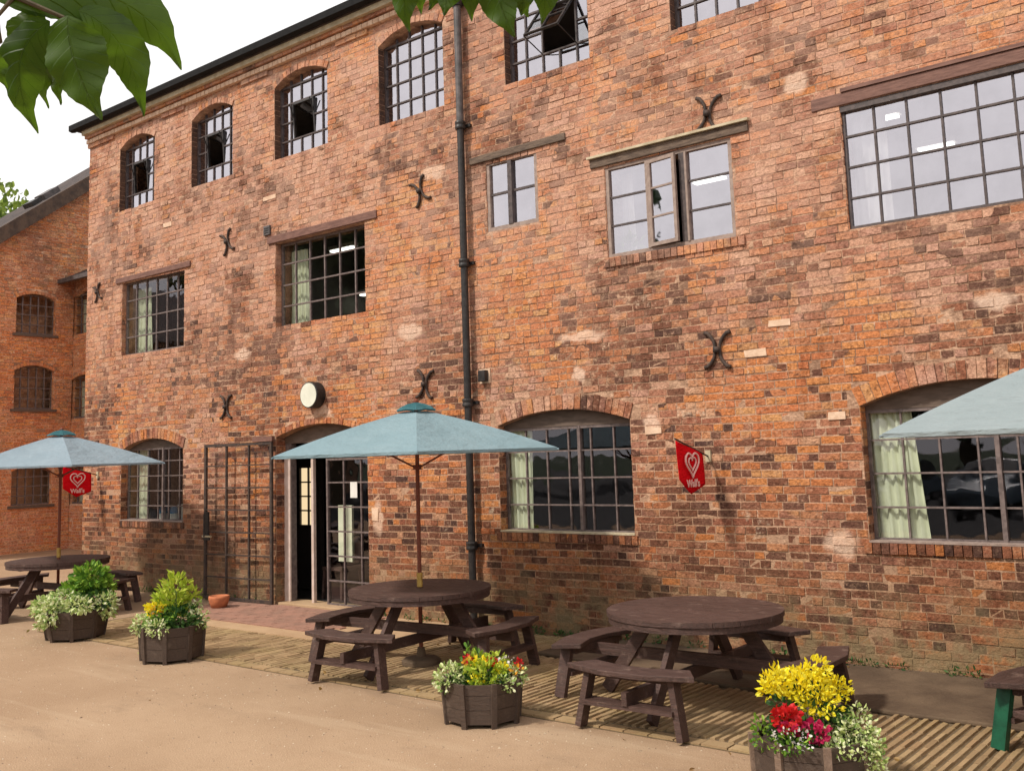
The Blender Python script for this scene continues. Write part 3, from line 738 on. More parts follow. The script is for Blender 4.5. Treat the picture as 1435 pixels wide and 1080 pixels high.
def leaves(mb, c, rad, n, size, rg, up=.3, flat=1., narrow=.45, shell=.35):
    c = Vector(c)
    for _ in range(n):
        while True:
            v = Vector((rg.uniform(-1, 1), rg.uniform(-1, 1), rg.uniform(-1, 1)))
            if shell < v.length < 1: break
        p = c + Vector((v.x * rad[0], v.y * rad[1], v.z * rad[2]))
        d = (v.normalized() + Vector((rg.uniform(-1, 1), rg.uniform(-1, 1), rg.uniform(-1, 1))) * .9 + Vector((0, 0, up))).normalized()
        sd = d.cross(Vector((rg.uniform(-1, 1), rg.uniform(-1, 1), rg.uniform(-1, 1)))).normalized()
        nn = d.cross(sd); s_ = size * rg.uniform(.6, 1.3); w = s_ * narrow
        k = len(mb.v)
        mb.v += [tuple(p), tuple(p + d * s_ * .35 + sd * w * .5 + nn * w * .15), tuple(p + d * s_ * .75 + sd * w * .38 + nn * w * .1), tuple(p + d * s_ - nn * s_ * .12),
                 tuple(p + d * s_ * .75 - sd * w * .38 + nn * w * .1), tuple(p + d * s_ * .35 - sd * w * .5 + nn * w * .15), tuple(p + d * s_ * .5)]
        mb.f += [(k, k + 1, k + 6), (k + 1, k + 2, k + 6), (k + 2, k + 3, k + 6), (k + 3, k + 4, k + 6), (k + 4, k + 5, k + 6), (k + 5, k, k + 6)]
lf = MB(); leaves(lf, (-6.05, .2, 4.42), (.14, .08, .12), 60, .09, random.Random(4)); lf.build('pot_plant', 'leaf_green', w_)
curtain(o['u0'] + .02, o['u0'] + .2, o['z0'] + .02, o['z1'] - .05, .3, w_, mat='white')
o = O['e']; m_ = MB(); edge_frame(m_, o['u0'] + .003, o['u1'] - .003, o['z0'] + .003, o['z1'] - .003, .05, .028); bar_grid(m_, o['u0'], o['u1'], o['z0'], o['z1'], 7, 4, .05, .02)
m_.box(o['u0'] + .003, o['u1'] - .003, .0, .06, o['z1'] - .06, o['z1'] - .004)
w_ = m_.build('window', 'bar', mill); pane(o, .054, w_, 'glass_top'); curtain(o['u0'], o['u0'] + .36, o['z0'] + .02, o['z1'] - .05, .26, w_, mat='white')
# top storey, each with a top-hung vent standing open
for i in range(6):
    o = O['w%d' % i]; y = .13; m_ = MB(); zt = o['z1'] + .02
    vent = {0: 1, 1: 1, 2: 1, 4: 1}.get(i)
    edge_frame(m_, o['u0'] + .003, o['u1'] - .003, o['z0'] + .003, zt, y, .03)
    cols = 5; du = (o['u1'] - o['u0']) / cols; dz = (zt - o['z0']) / 4
    v0, v1 = (o['u0'] + du * 2, o['u0'] + du * 4) if i == 4 else (o['u0'] + du * 1.3, o['u0'] + du * 3.2); vz0, vz1 = o['z0'] + dz * (1 if i == 4 else 1.05), o['z0'] + dz * (3 if i == 4 else 2.9)
    for c_ in range(1, cols):
        u = o['u0'] + du * c_
        if vent and v0 < u - .005 and u + .005 < v1: m_.box(u - .011, u + .011, y - .015, y + .015, o['z0'], vz0); m_.box(u - .011, u + .011, y - .015, y + .015, vz1, arc_z(o, u) - .01)
        else: m_.box(u - .011, u + .011, y - .015, y + .015, o['z0'], arc_z(o, u) - .01)
    for r_ in range(1, 4):
        z = o['z0'] + dz * r_
        if vent and vz0 < z - .01 < vz1 - .05: m_.box(o['u0'], v0, y - .017, y + .017, z - .011, z + .011); m_.box(v1, o['u1'], y - .017, y + .017, z - .011, z + .011)
        else: m_.box(o['u0'], o['u1'], y - .017, y + .017, z - .011, z + .011)
    w_ = m_.build('window', 'bar', mill)
    pane(o, y + .004, w_, 'glass_top', hole=(v0 + .005, v1 - .005, vz0 + .005, vz1 - .005) if vent else None)
    if vent:
        s_ = MB(); L = vz1 - vz0; W2 = v1 - v0
        edge_frame(s_, 0, W2, -L, 0, 0, .028, .03); s_.box(W2 / 2 - .01, W2 / 2 + .01, -.012, .012, -L, 0); s_.box(0, W2, -.012, .012, -L / 2 - .01, -L / 2 + .01)
        so = s_.build('vent_sash', 'black', w_); so.location = (v0, y - .03, vz1); so.rotation_euler = (R(-38 if i == 4 else 74), 0, 0)
        pq = MB(); pq.poly([(.02, .002, -L), (W2 - .02, .002, -L), (W2 - .02, .002, -.02), (.02, .002, -.02)])
        po = pq.build('pane', 'glass', w_); po.location = so.location; po.rotation_euler = so.rotation_euler
        if i != 4:
            for vv in (v0, v1): MB().beam((vv, y - .02, vz1), (vv, y + .02, vz0), .03, .04).build('sash_frame', 'black', w_)
            for sg, vv in ((1, v0), (-1, v1)): MB().tube([(vv - sg * .0, y - .10, vz1 - .02), (vv + sg * .0, y + .0, vz1 - .26)], .010, 6).build('stay', 'black', w_)
            continue
        a_ = MB(); dy = math.sin(R(38 if i == 4 else 24)) * L; dzz = math.cos(R(38 if i == 4 else 24)) * L
        a_.tube([(v0, y - .02, vz1 - dzz - .12), (v0, y - .03 - dy, vz1 - dzz)], .008, 6); a_.build('stay', 'black', w_); a_ = MB(); a_.tube([(v1, y - .02, vz1 - dzz - .12), (v1, y - .03 - dy, vz1 - dzz)], .008, 6)
        a_.build('stay', 'black', w_)
    if 0: MB().box(o['u0'] - .0, o['u1'], .235, .27, zt - .06, zt + .0).build('blind_rail', 'white', w_)

# glowing strips added indoors for bright marks in the panes, partly reflections
for (x_, y_, z_, L_) in ((-3.46, 1.3, 5.60, .2), (-3.17, 2.2, 5.42, .22), (-5.72, 1.6, 5.42, .24), (-12.3, 1.4, 5.53, .3), (-12.9, 2.6, 5.0, .3), (-3.6, 1.3, 2.76, .6)):
    t_ = thing('glow_strip', {0: 'added white glowing strip for a bright mark in the wide right hand upper window', 1: 'added glowing strip standing in for a reflection in the wide upper window',
         2: 'added glowing strip for a bright mark in the three part casement window', 3: 'added glowing strip for a bright mark in the dark gridded window over the door', 4: 'added glowing strip standing in for a reflection in the dark gridded window over the door', 5: 'glowing strip behind the ground floor window at the edge of the photo'}[len([q for q in bpy.data.objects if q.name.startswith('glow_strip')]) ], 'light', (x_, y_, z_), 0, 'glowing strips inside the mill')
    MB().box(-L_, L_, -.07, .07, .0, .06).build('housing', 'white', t_); MB().box(-L_ + .03, L_ - .03, -.05, .05, -.03, -.003).build('tube', 'tube', t_)
    if z_ < 5.8 and z_ > 3: MB().box(-L_ * .6, -L_ * .6 + .01, -.005, .005, .061, 6.01 - z_).build('rod', 'black', t_)

# ------------------------------------------------------------------ doorway
o = O['door']; y = .22
ds = MB()
zt = 2.12; x0, x1 = -11.38, -10.30
ds.box(-12.268, -12.255 + .12, y - .05, y + .05, .03, 2.44)
edge_frame(ds, x0, x1, .05, zt, y, .03, .05); bar_grid(ds, x0, x1, .05, zt, 3, 6, y, .02, .03)
dso = ds.build('door_screen', 'bar_pale', mill)
MB().box(-12.27 + .002, -12.135, y - .075, y - .052, .05, 2.16).build('door_post', 'post', dso)
MB().box(-11.72, -11.67, y - .02, y + .03, .04, 2.12).build('door_post', 'post', dso)
MB().box(-12.268, -10.292, y - .03, y + .06, 2.16, 2.24).build('transom', 'bar', dso)
pn = MB(); pn.poly([(x0, y + .004, .05), (x1, y + .004, .05), (x1, y + .004, zt), (x0, y + .004, zt)]); pn.build('pane', 'glass', dso)
fascia_board(dict(o, z1=2.45), 2.36, y - .06, dso)
MB().box(-12.26, -10.30, .0, .40, .0, .062).build('threshold', 'pad', dso, bevel=.01)
nt = MB().box(-10.86, -10.72, y - .03, y - .022, 1.56, 1.78).build('paper_notice', 'white'); tag(nt, 'small white paper notice stuck on the glazed door screen', 'notice')
iw = MB(); iw.box(-13.24, -12.74, 1.2, 1.24, .9, 2.08)
ip = thing('inner_door', 'inner door with a lit gridded window seen through the open doorway', 'door', (0, 0, 0))
fr_ = MB(); fr_.box(-13.30, -12.70, 1.245, 1.285, .05, 2.10); fr_.build('door_leaf', 'room_dark', ip)
lp = MB(); lp.poly([(-13.20, 1.24, 1.07), (-12.80, 1.24, 1.07), (-12.80, 1.24, 1.98), (-13.20, 1.24, 1.98)]); lp.build('pane', 'litpane', ip)
gb = MB(); edge_frame(gb, -13.23, -12.77, 1.04, 2.01, 1.22, .03, .035); bar_grid(gb, -13.2, -12.8, 1.07, 1.98, 2, 4, 1.22, .022, .03); gb.build('glazing_bar', 'black', ip)
cp = MB().box(-11.70, -11.40, .7, .74, .60, 1.42).build('menu_board', 'curtain'); tag(cp, 'cream menu board standing inside the doorway', 'board')
# a chair just inside
ch = thing('indoor_chair', 'dark chair just inside the open doorway', 'chair', (-11.9, .95, .03))
sm_ = MB()
sm_.box(-.22, .22, -.21, .21, .42, .47); sm_.build('seat', 'wood', ch)
sb_ = MB(); sb_.lathe([(.2, 0), (.22, .1), (.2, .3), (.12, .38)], (0, .2, .5), 14); 
for v_i, v in enumerate(sb_.v): sb_.v[v_i] = (v[0], .2 + (v[1] - .2) * .12, v[2])
sb_.build('backrest', 'wood', ch)
for (sx, sy) in ((-1, -1), (1, -1), (-1, 1), (1, 1)): MB().beam((sx * .19, sy * .18, .42), (sx * .21, sy * .2, 0), .04, .04, (0, 1, 0)).build('leg', 'wood', ch)

# open iron and glass gate leaf folded back on the wall
ga = thing('iron_door_leaf', 'tall black iron gridded glass door folded open against the brick wall', 'door', (-12.27, -.07, 0))
ga.rotation_euler = (0, 0, R(3))
gm = MB(); W_, H_ = 1.58, 2.36
edge_frame(gm, -W_, 0, .04, H_ + .04, 0, .045, .04); 
for i in (1, 2): gm.box(-W_ * i / 3 - .014, -W_ * i / 3 + .014, -.015, .015, .085, H_)
for j in range(1, 7): z = .04 + H_ * j / 7; gm.box(-W_ + .045, -.045, -.012, .012, z - .010, z + .010)
gm.build('frame', 'rust', ga)
pg = MB(); pg.poly([(-W_ + .04, .014, .08), (-.04, .014, .08), (-.04, .014, H_), (-W_ + .04, .014, H_)]); pg.build('pane', 'glass_gate', ga)
hd = MB().box(-W_ + .05, -W_ + .14, -.05, -.018, .95, 1.36).tube([(-W_ + .10, -.09, .98), (-W_ + .10, -.09, 1.33)], .012, 8).box(-W_ + .06, -W_ + .2, -.075, -.05, .93, .97)
hd.build('handle', 'black', ga)
MB().box(-W_ + .04, -W_ + .24, -.085, -.05, .975, 1.0).build('latch', 'lead', ga)
MB().box(-.42, .02, -.03, .03, H_ + .045, H_ + .12).build('hinge_beam', 'lintel_red', ga)

# drum clock, sensor boxes
ck = thing('wall_clock', 'round white faced clock in a deep black drum above the doorway', 'clock', (-11.33, 0, 3.03))
def disc_y(mb, r, y0, y1, n=32, c=(0, 0)):
    k = len(mb.v)
    for yy in (y0, y1):
        for j in range(n): a = 2 * math.pi * j / n; mb.v.append((c[0] + r * math.cos(a), yy, c[1] + r * math.sin(a)))
    mb.f.append(tuple(k + j for j in range(n))); mb.f.append(tuple(k + n + j for j in reversed(range(n))))
    for j in range(n): i2 = (j + 1) % n; mb.f.append((k + j, k + n + j, k + n + i2, k + i2))
    return mb
disc_y(MB(), .190, -.16, .0).build('drum', 'drum', ck, bevel=.006); disc_y(MB(), .172, -.166, -.159).build('dial', 'face', ck)
bx = thing('security_box', 'small black box on the wall right of the downpipe', 'sensor', (-8.13, 0, 3.07))
MB().box(-.055, .055, -.09, -.01, -.07, .07).build('housing', 'black', bx, bevel=.008); MB().box(-.085, .085, -.018, .0, -.09, .09).build('back_plate', 'stone', bx)
b2 = thing('vent_block', 'small square grey vent block above the left end of a lintel', 'vent', (-12.45, 0, 5.64))
MB().box(-.075, .075, -.035, .0, -.075, .075).build('housing', 'pipe_grey', b2, bevel=.006)
for q in range(3): MB().box(-.055, .055, -.04, -.036, -.045 + q * .035, -.032 + q * .035).build('slot', 'black', b2)

# ------------------------------------------------------------------ banners
def banner(loc, rz, label, w=.52, h1=.40, h2=.52, slope=.28, first=None):
    t_ = thing('hanging_banner', label, 'banner', loc, rz, 'red banners hung on the wall')
    # local: pole runs out along -Y from the wall, cloth hangs below it in the YZ plane
    pl = MB().tube([(0, .0, -.02), (0, -.70, .70 * slope - .02)], .009, 8); pl.build('pole', 'black', t_)
    MB().box(-.03, .03, -.03, .0, -.07, .05).build('bracket', 'lead', t_)
    cl = MB(); n = 10; m = 8
    y0, y1 = -.14, -.14 - w
    for i in range(n + 1):
        f_ = i / n; yy = y0 + (y1 - y0) * f_; top = -yy * slope - .03
        zb = -.41 + f_ * (h1 * .22)
        bot = top - h1 + .05 * 0 if 0 else None
        edge = (-.28 + .07 * f_); bz = edge - .12 * (1 - abs(2 * f_ - 1)) - .02
        for j in range(m + 1):
            g_ = j / m; cl.v.append((.012 * math.sin(f_ * 5 + g_ * 2), yy, top + (bz - top) * g_))
    for i in range(n):
        for j in range(m):
            a = i * (m + 1) + j; cl.f.append((a, a + m + 1, a + m + 2, a + 1))
    co = cl.build('cloth', 'banner', t_, smooth=True)
    sol = co.modifiers.new('thick', 'SOLIDIFY'); sol.thickness = .004; sol.offset = 0
    # printed double heart and a line of lettering, on both faces
    cy, cz = y0 - w / 2, -.075
    for sd in (1, -1):
        pr_ = MB()
        def heart(sc, n=44, t0=0, t1=2 * math.pi):
            P = []
            for i in range(n + 1):
                a = t0 + (t1 - t0) * i / n
                hx = 16 * math.sin(a) ** 3; hz = 13 * math.cos(a) - 5 * math.cos(2 * a) - 2 * math.cos(3 * a) - math.cos(4 * a)
                P.append((sd * .020, cy + sd * hx / 16 * sc, cz + hz / 16 * sc))
            return P
        pr_.tube(heart(.135), .0105, 6, False)
        pr_.tube(heart(.075, t0=.6, t1=2 * math.pi - .2), .009, 6, False)
        po = pr_.build('emblem', 'lettering', t_)
        cu = bpy.data.curves.new('lettering', 'FONT'); cu.body = "Wall's"; cu.size = .105; cu.extrude = .002; cu.align_x = 'CENTER'; cu.offset = .003
        cu.materials.append(M['lettering']); tmp = bpy.data.objects.new('lettering_curve', cu); col.objects.link(tmp); dg = bpy.context.evaluated_depsgraph_get()
        lm = bpy.data.meshes.new_from_object(tmp.evaluated_get(dg)); bpy.data.objects.remove(tmp)
        fo = bpy.data.objects.new('lettering', lm); col.objects.link(fo); fo.parent = t_
        fo.location = (sd * .020, cy, cz - .235); fo.rotation_euler = (R(90), 0, R(90) if sd > 0 else R(-90))
    return t_
banner((-5.10, 0, 2.02), 0, 'red pointed banner with white heart emblem on the wall between the two arched windows')
banner((-17.33, 0, 1.98), 0, 'red pointed banner with white heart emblem hanging at the far corner by the distant parasol')

# ------------------------------------------------------------------ things on the sill
for i, (x_, m_, hh_) in enumerate(((-15.66, 'blue', .20), (-15.34, 'blue', .20), (-15.06, 'white', .22))):
    t_ = thing('storage_tub', ['blue lidded tub on the far arched window ledge, farthest from the door', 'blue lidded tub in the middle of the far arched window ledge', 'white tub on the far arched window ledge, nearest the door'][i], 'tub', (x_, .26, 1.19), 0, 'tubs on the window ledge')
    MB().lathe([(.075, 0), (.085, hh_ * .5)], (0, 0, 0), 16).build('base', 'white', t_); MB().lathe([(.086, hh_ * .5 + .001), (.09, hh_), (.095, hh_ + .01), (.095, hh_ + .03)], (0, 0, 0), 16).build('body', m_, t_)
sl = MB().box(-16.5, -14.7, .16, .36, 1.16, 1.188).build('ledge', 'frame_taupe', mill)

# ------------------------------------------------------------------ link block and wing behind
XL, YL = -26.2, 4.1
FL = lambda u, z, d: (u, YL - d, z); FWg = lambda u, z, d: (XL + d, u, z)
lk = thing('link_building', 'narrow lower brick building in shade between the mill and the gabled wing', 'building', (0, 0, 0))
lo = [dict(u0=-25.95 - .3, u1=-25.0, z0=zz, z1=zz + hh, rise=.14, ring=.1, rec=.12) for zz, hh in ((1.17, .9), (3.42, 1.0), (5.66, 1.0))]
m_ = MB(); wall_sheet(m_, [(XL + .01, -.3), (X0 + .0, -.3), (X0 + .0, 7.2), (XL + .01, 7.2)], lo, FL, .2); m_.build('wall', 'mortar_wing', lk)
m_ = MB(); lay_bricks(m_, XL + .01, -23.0, 0, 7.2, lo, FL, seed=21)
for q in lo: arch_ring(m_, q, FL); reveal_bricks(m_, q, FL, .11)
m_.build('brickwork', 'brick_wing', lk)
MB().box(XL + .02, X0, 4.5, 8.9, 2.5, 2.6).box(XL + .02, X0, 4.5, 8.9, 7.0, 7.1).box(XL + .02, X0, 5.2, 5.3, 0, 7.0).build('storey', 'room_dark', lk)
m_ = MB(); 
m_.v = [(XL + .01, YL - .35, 7.16), (X0, YL - .35, 7.16), (X0, 9, 9.9), (XL + .01, 9, 9.9), (XL + .01, YL - .35, 7.04), (X0, YL - .35, 7.04), (X0, 9, 9.7), (XL + .01, 9, 9.7)]
m_.f = [(0, 1, 2, 3), (4, 7, 6, 5), (0, 4, 5, 1), (0, 3, 7, 4), (1, 5, 6, 2), (3, 2, 6, 7)]
m_.build('roof', 'slate', lk)
MB().box(XL + .01, X0, YL - .47, YL - .352, 7.03, 7.14).build('gutter', 'pipe_grey', lk)
for q in lo:
    m_ = MB(); edge_frame(m_, q['u0'], q['u1'], q['z0'], q['z1'] + .1, YL + .1, .04); bar_grid(m_, q['u0'], q['u1'], q['z0'], q['z1'] + .1, 4, 4, YL + .1, .025)
    w_ = m_.build('window', 'bar_pale', lk); pq = MB(); pq.poly([(u, YL + .105, z) for u, z in open_poly(q)]); pq.build('pane', 'glass', w_)
    cc = curtain(q['u0'] + .02, q['u0'] + .4, q['z0'], q['z1'], YL + .3, w_)

wg = thing('gabled_building', 'tall orange brick gable end with dark sloping roof left of the mill', 'building', (0, 0, 0))
YE, YR = -1.2, 6.4; zE = 8.45 + (YE - 2.08) * .775; zR = 8.45 + (YR - 2.08) * .775 - .4
def gz(u): return (8.05 + (u - 2.08) * .775) if u < YR else (8.05 + (2 * YR - u - 2.08) * .775)
wo = [dict(u0=2.56, u1=3.60, z0=zz, z1=z1, rise=.14, ring=.11, rec=.12) for zz, z1 in ((1.2, 2.06), (3.66, 4.66), (5.62, 6.55))]
m_ = MB(); wall_sheet(m_, [(YE, -.3), (2 * YR - YE, -.3), (2 * YR - YE, gz(YE)), (YR, gz(YR)), (YE, gz(YE))], wo, FWg, .2); m_.build('wall', 'mortar_wing', wg)
m_ = MB(); lay_bricks(m_, YE, 9.0, 0, gz(YR), wo, FWg, ztop=lambda u: gz(u) - .05, seed=23)
for q in wo: arch_ring(m_, q, FWg); reveal_bricks(m_, q, FWg, .11)
m_.build('brickwork', 'brick_wing', wg)
MB().box(XL - 3.2, XL - .01, YE, YE + .3, -.3, gz(YE)).box(XL - .9, XL - .8, YE + .3, 9, 0, 7).box(XL - .8, XL - .2, YE + .3, 9, 2.5, 2.6).build('side_wall', 'mortar_wing', wg)
m_ = MB()
for sgn in (0, 1):
    f_ = (lambda u: u) if not sgn else (lambda u: 2 * YR - u)
    k = len(m_.v)
    for xx in (XL + .28, XL - 3.2):
        for (u, e) in ((YE - .3, 0), (YR, 0), (YR, .16), (YE - .3, .16)): m_.v.append((xx, f_(u), 8.05 + (u - 2.08) * .775 + .05 + e))
    m_.f += [(k, k + 1, k + 2, k + 3), (k + 7, k + 6, k + 5, k + 4), (k, k + 4, k + 5, k + 1), (k + 3, k + 2, k + 6, k + 7), (k, k + 3, k + 7, k + 4), (k + 1, k + 5, k + 6, k + 2)]
m_.build('roof', 'slate', wg)
m_ = MB(); m_.beam((XL + .30, YE - .3, gz(YE) - .23 + .10), (XL + .30, YR, gz(YR) + .10), .12, .34, up=(0, -.6, 1)); m_.build('verge', 'verge', wg)
# rooflight box and flashing half way up the roof
MB().beam((XL - .5, 3.35, 9.42), (XL - .5, 3.75, 9.73), .5, .16, up=(0, -.6, 1)).build('rooflight', 'pipe_grey', wg)
MB().beam((XL - .5, 3.02, 9.16), (XL - .5, 3.25, 9.34), .5, .13, up=(0, -.6, 1)).build('vent_cowl', 'black', wg)
for q in wo:
    m_ = MB(); m_.box(XL - .12, XL - .08, q['u0'], q['u1'], q['z0'], q['z0'] + .04); 
    for i in range(6): u = q['u0'] + (q['u1'] - q['u0']) * i / 5; m_.box(XL - .12, XL - .09, u - .013, u + .013, q['z0'], q['z1'] + .08)
    for j in range(1, 5): z = q['z0'] + (q['z1'] - q['z0'] + .1) * j / 4; m_.box(XL - .122, XL - .088, q['u0'], q['u1'], z - .013, z + .013)
    w_ = m_.build('window', 'bar_pale', wg)
    pq = MB(); pq.poly([(XL - .115, u, z) for u, z in open_poly(q)]); pq.build('pane', 'glass', w_)
    MB().box(XL - .05, XL + .05, q['u0'] - .08, q['u1'] + .08, q['z0'] - .07, q['z0'] - .002).build('sill', 'headboard', w_)

# ------------------------------------------------------------------ picnic tables
def make_table():
    t_ = thing('picnic_table', 'x', 'picnic table', group='round picnic tables along the mill wall')
    top = MB(); Rr = .73; nb = 9; wb = 2 * Rr / nb
    for i in range(nb):
        y0 = -Rr + i * wb + .004; y1 = y0 + wb - .008
        def hw(y): return math.sqrt(max(0, Rr * Rr - y * y))
        P = [(-hw(y0 + (y1 - y0) * k / 4), y0 + (y1 - y0) * k / 4) for k in range(5)]
        P = [(-x, y) for x, y in reversed(P)][::-1] + [(x, y) for x, y in reversed(P)]
        P2 = []
        for p in P:
            if not P2 or (abs(p[0] - P2[-1][0]) + abs(p[1] - P2[-1][1])) > .002: P2.append(p)
        if len(P2) > 2: top.prism(P2, .712, .752)
    top.build('tabletop', 'wood', t_)
    rim = MB(); n = 40
    for i in range(n):
        a0, a1 = 2 * math.pi * i / n, 2 * math.pi * (i + 1) / n
        k = len(rim.v)
        for a in (a0, a1):
            for (r_, z_) in ((Rr - .05, .66), (Rr - .012, .66), (Rr - .012, .710), (Rr - .05, .710)): rim.v.append((r_ * math.cos(a), r_ * math.sin(a), z_))
        rim.f += [(k, k + 1, k + 5, k + 4), (k + 1, k + 2, k + 6, k + 5), (k + 3, k, k + 4, k + 7)]
    rim.build('rim', 'wood', t_)
    for i in range(4):
        a = math.pi / 2 * i; c, s = math.cos(a), math.sin(a)
        rot = lambda x, y, z: (x * c - y * s, x * s + y * c, z)
        off = .05
        lg = MB().beam(rot(.36, off, .705), rot(.86, off, .02), .045, .11, up=rot(.8, 0, .6)); lg.build('leg', 'wood', t_)
        b = MB()                        # curved seat
        n = 3; half = R(27); k = len(b.v)
        for j in range(n + 1):
            th = -half + 2 * half * j / n
            ri, ro = .97, 1.22
            for (r_, z_) in ((ri, .415), (ro, .415), (ro, .455), (ri, .455)):
                aa = th * (1 if r_ == ro else .93); b.v.append(rot(r_ * math.cos(aa) - (r_ == ri) * .0, r_ * math.sin(aa), z_))
        for j in range(n):
            q = k + j * 4
            b.f += [(q, q + 1, q + 5, q + 4), (q + 1, q + 2, q + 6, q + 5), (q + 2, q + 3, q + 7, q + 6), (q + 3, q, q + 4, q + 7)]
        b.f += [(k + 3, k + 2, k + 1, k), (k + 4 * n, k + 4 * n + 1, k + 4 * n + 2, k + 4 * n + 3)]
        bo = b.build('bench_seat', 'wood', t_, bevel=.006)
        for sg in (-1, 1):
            MB().beam(rot(1.05, sg * .36, .413), rot(1.09, sg * .44, .0), .05, .10, up=rot(1, 0, 0)).build('leg', 'wood', bo)
        MB().beam(rot(1.07, -.39, .19), rot(1.07, .39, .19), .15, .035).build('stretcher', 'wood', bo)
        MB().beam(rot(.98, -.37, .385), rot(.98, .37, .385), .045, .055).build('rail', 'wood', bo)
    for i in (0, 1):
        a = math.pi / 2 * i; c, s = math.cos(a), math.sin(a); z_ = .34 - i * .0
        d = Vector((c, s, 0)); sd = Vector((-s, c, 0)) * -.0
        for off in ((-.03,) if i == 0 else (.0,)):
            o_ = Vector((-s, c, 0)) * off
            MB().beam(d * -1.16 + o_ + Vector((0, 0, .355 + i * .085 * 0 - i * .10)), d * 1.16 + o_ + Vector((0, 0, .355 - i * .10)), .045, .095).build('bearer', 'wood', t_)
        MB().beam(d * -.62 + Vector((0, 0, .665)), d * .62 + Vector((0, 0, .665)), .05, .05 if i else .049).build('batten', 'wood', t_)
    return t_
TB = [((-7.45, -1.95), 5, 'round dark wooden picnic table under the middle parasol, in front of the glazed doorway'),
      ((-4.30, -1.92), 1, 'round dark wooden picnic table with no parasol, behind the yellow flowers'),
      ((-.80, -1.97), 71, 'dark picnic table cut off by the edge of the picture, under the nearest parasol'),
      ((-15.1, -1.85), 6, 'round picnic table under the distant parasol, behind the bushy planter'),
      ((-16.75, -4.2), 20, 'picnic table farthest from the doorway, only its corner in view')]
proto = make_table()
for i, ((x_, y_), rz, lab) in enumerate(TB):
    t_ = proto if i == 0 else copy_tree(proto)
    t_.location = (x_, y_, .02 if i < 3 else 0); t_.rotation_euler = (0, 0, R(rz)); t_['label'] = lab
    if i == 2:      # the end table has one bench on green painted legs
        seats = [c for c in t_.children if c.name.startswith('bench_seat')]
        fb_ = min(seats, key=lambda c: (Matrix.Rotation(R(rz), 3, 'Z') @ (sum((v.co for v in c.data.vertices), Vector()) / len(c.data.vertices))).x)
        for lg_ in fb_.children:
            if lg_.name.startswith('leg'):
                lg_.data = lg_.data.copy(); lg_.data.materials[0] = M['green_iron']; lg_['label'] = 'green painted bench leg'

# ------------------------------------------------------------------ parasols
def make_parasol(label, loc, ang, mat, rise=.42, Rr=1.58, zr=2.13):
    t_ = thing('parasol', label, 'parasol', loc, ang, 'pale canvas parasols over the picnic tables')
    zp = zr + rise
    MB().tube([(0, 0, .05), (0, 0, zp + .05)], .021, 12).build('pole', 'pole', t_, smooth=False)
    MB().tube([(0, 0, .76), (0, 0, .90)], .030, 12).build('collar', 'brass', t_)
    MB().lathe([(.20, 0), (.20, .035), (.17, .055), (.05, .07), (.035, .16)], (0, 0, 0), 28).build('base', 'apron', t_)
    cn = MB(); nr = 10; ns = 10
    def surf(sec, f, t):
        a0, a1 = math.pi / 3 * sec, math.pi / 3 * (sec + 1)
        p0 = Vector((math.cos(a0), math.sin(a0), 0)); p1 = Vector((math.cos(a1), math.sin(a1), 0))
        e = p0.lerp(p1, f); sg = 4 * f * (1 - f)
        r_ = (.09 + (1 - .09) * t) * Rr
        e = e * (1 - .03 * sg * t)
        return (e.x * r_, e.y * r_, zr + rise * (1 - t) - .035 * sg * math.sin(math.pi * min(1, t * 1.0)) + .02 * math.sin(math.pi * t) + (-.0) * t)
    for sec in range(6):
        k = len(cn.v)
        for i in range(nr + 1):
            for j in range(ns + 1): cn.v.append(surf(sec, j / ns, i / nr))
        for i in range(nr):
            for j in range(ns):
                a = k + i * (ns + 1) + j; cn.f.append((a, a + ns + 1, a + ns + 2, a + 1))
    cn.build('canopy', mat, t_, smooth=True)
    hem = MB()
    for sec in range(6):
        pts = [surf(sec, j / ns, 1.) for j in range(ns + 1)]
        for p, q in zip(pts[:-1], pts[1:]): hem.poly([p, q, (q[0], q[1], q[2] - .028), (p[0], p[1], p[2] - .028)])
        pc = Vector(surf(sec, 0, 1.)); hem.tube([pc + Vector((0, 0, -.015)), pc + Vector((pc.x, pc.y, 0)) * .012 + Vector((0, 0, -.02))], .010, 6)
    hem.build('hem', mat, t_)
    cp = MB(); n = 6
    for i in range(4):
        r_ = [.03, .11, .19, .235][i]; z_ = [.095, .078, .045, .008][i]
        for j in range(12): a = math.pi / 6 * j; rr_ = r_ * (1 if j % 2 == 0 else .86); cp.v.append((rr_ * math.cos(a), rr_ * math.sin(a), zp + z_ - .015 * (j % 2) * (i == 3) * -1))
    for i in range(3):
        for j in range(12): a = i * 12 + j; b = i * 12 + (j + 1) % 12; cp.f.append((a, a + 12, b + 12, b))
    cp.f.append(tuple(range(12)))
    cp.build('vent_cap', 'cap', t_)
    MB().lathe([(.012, 0), (.03, .015), (.028, .035), (.008, .05)], (0, 0, zp + .085), 10).build('finial', 'pole', t_)
    MB().lathe([(.05, 0), (.05, .06)], (0, 0, zp - .12), 12).build('hub', 'pole', t_); MB().lathe([(.045, 0), (.045, .05)], (0, 0, zr - .28 + .1), 12).build('runner', 'pole', t_)
    for sec in range(6):
        a = math.pi / 3 * sec; d = Vector((math.cos(a), math.sin(a), 0))
        MB().beam(d * .05 + Vector((0, 0, zp - .05)), d * (Rr - .02) + Vector((0, 0, zr - .012)), .018, .022).build('rib', 'pole', t_)
        MB().beam(d * .045 + Vector((0, 0, zr - .15)), d * .75 + Vector((0, 0, zr + rise * .52 - .04)), .014, .016).build('strut', 'pole', t_)
    return t_
make_parasol('pale blue parasol over the middle picnic table, before the glazed doorway', (-7.45, -1.95, .02), R(-45.8), 'canopy')
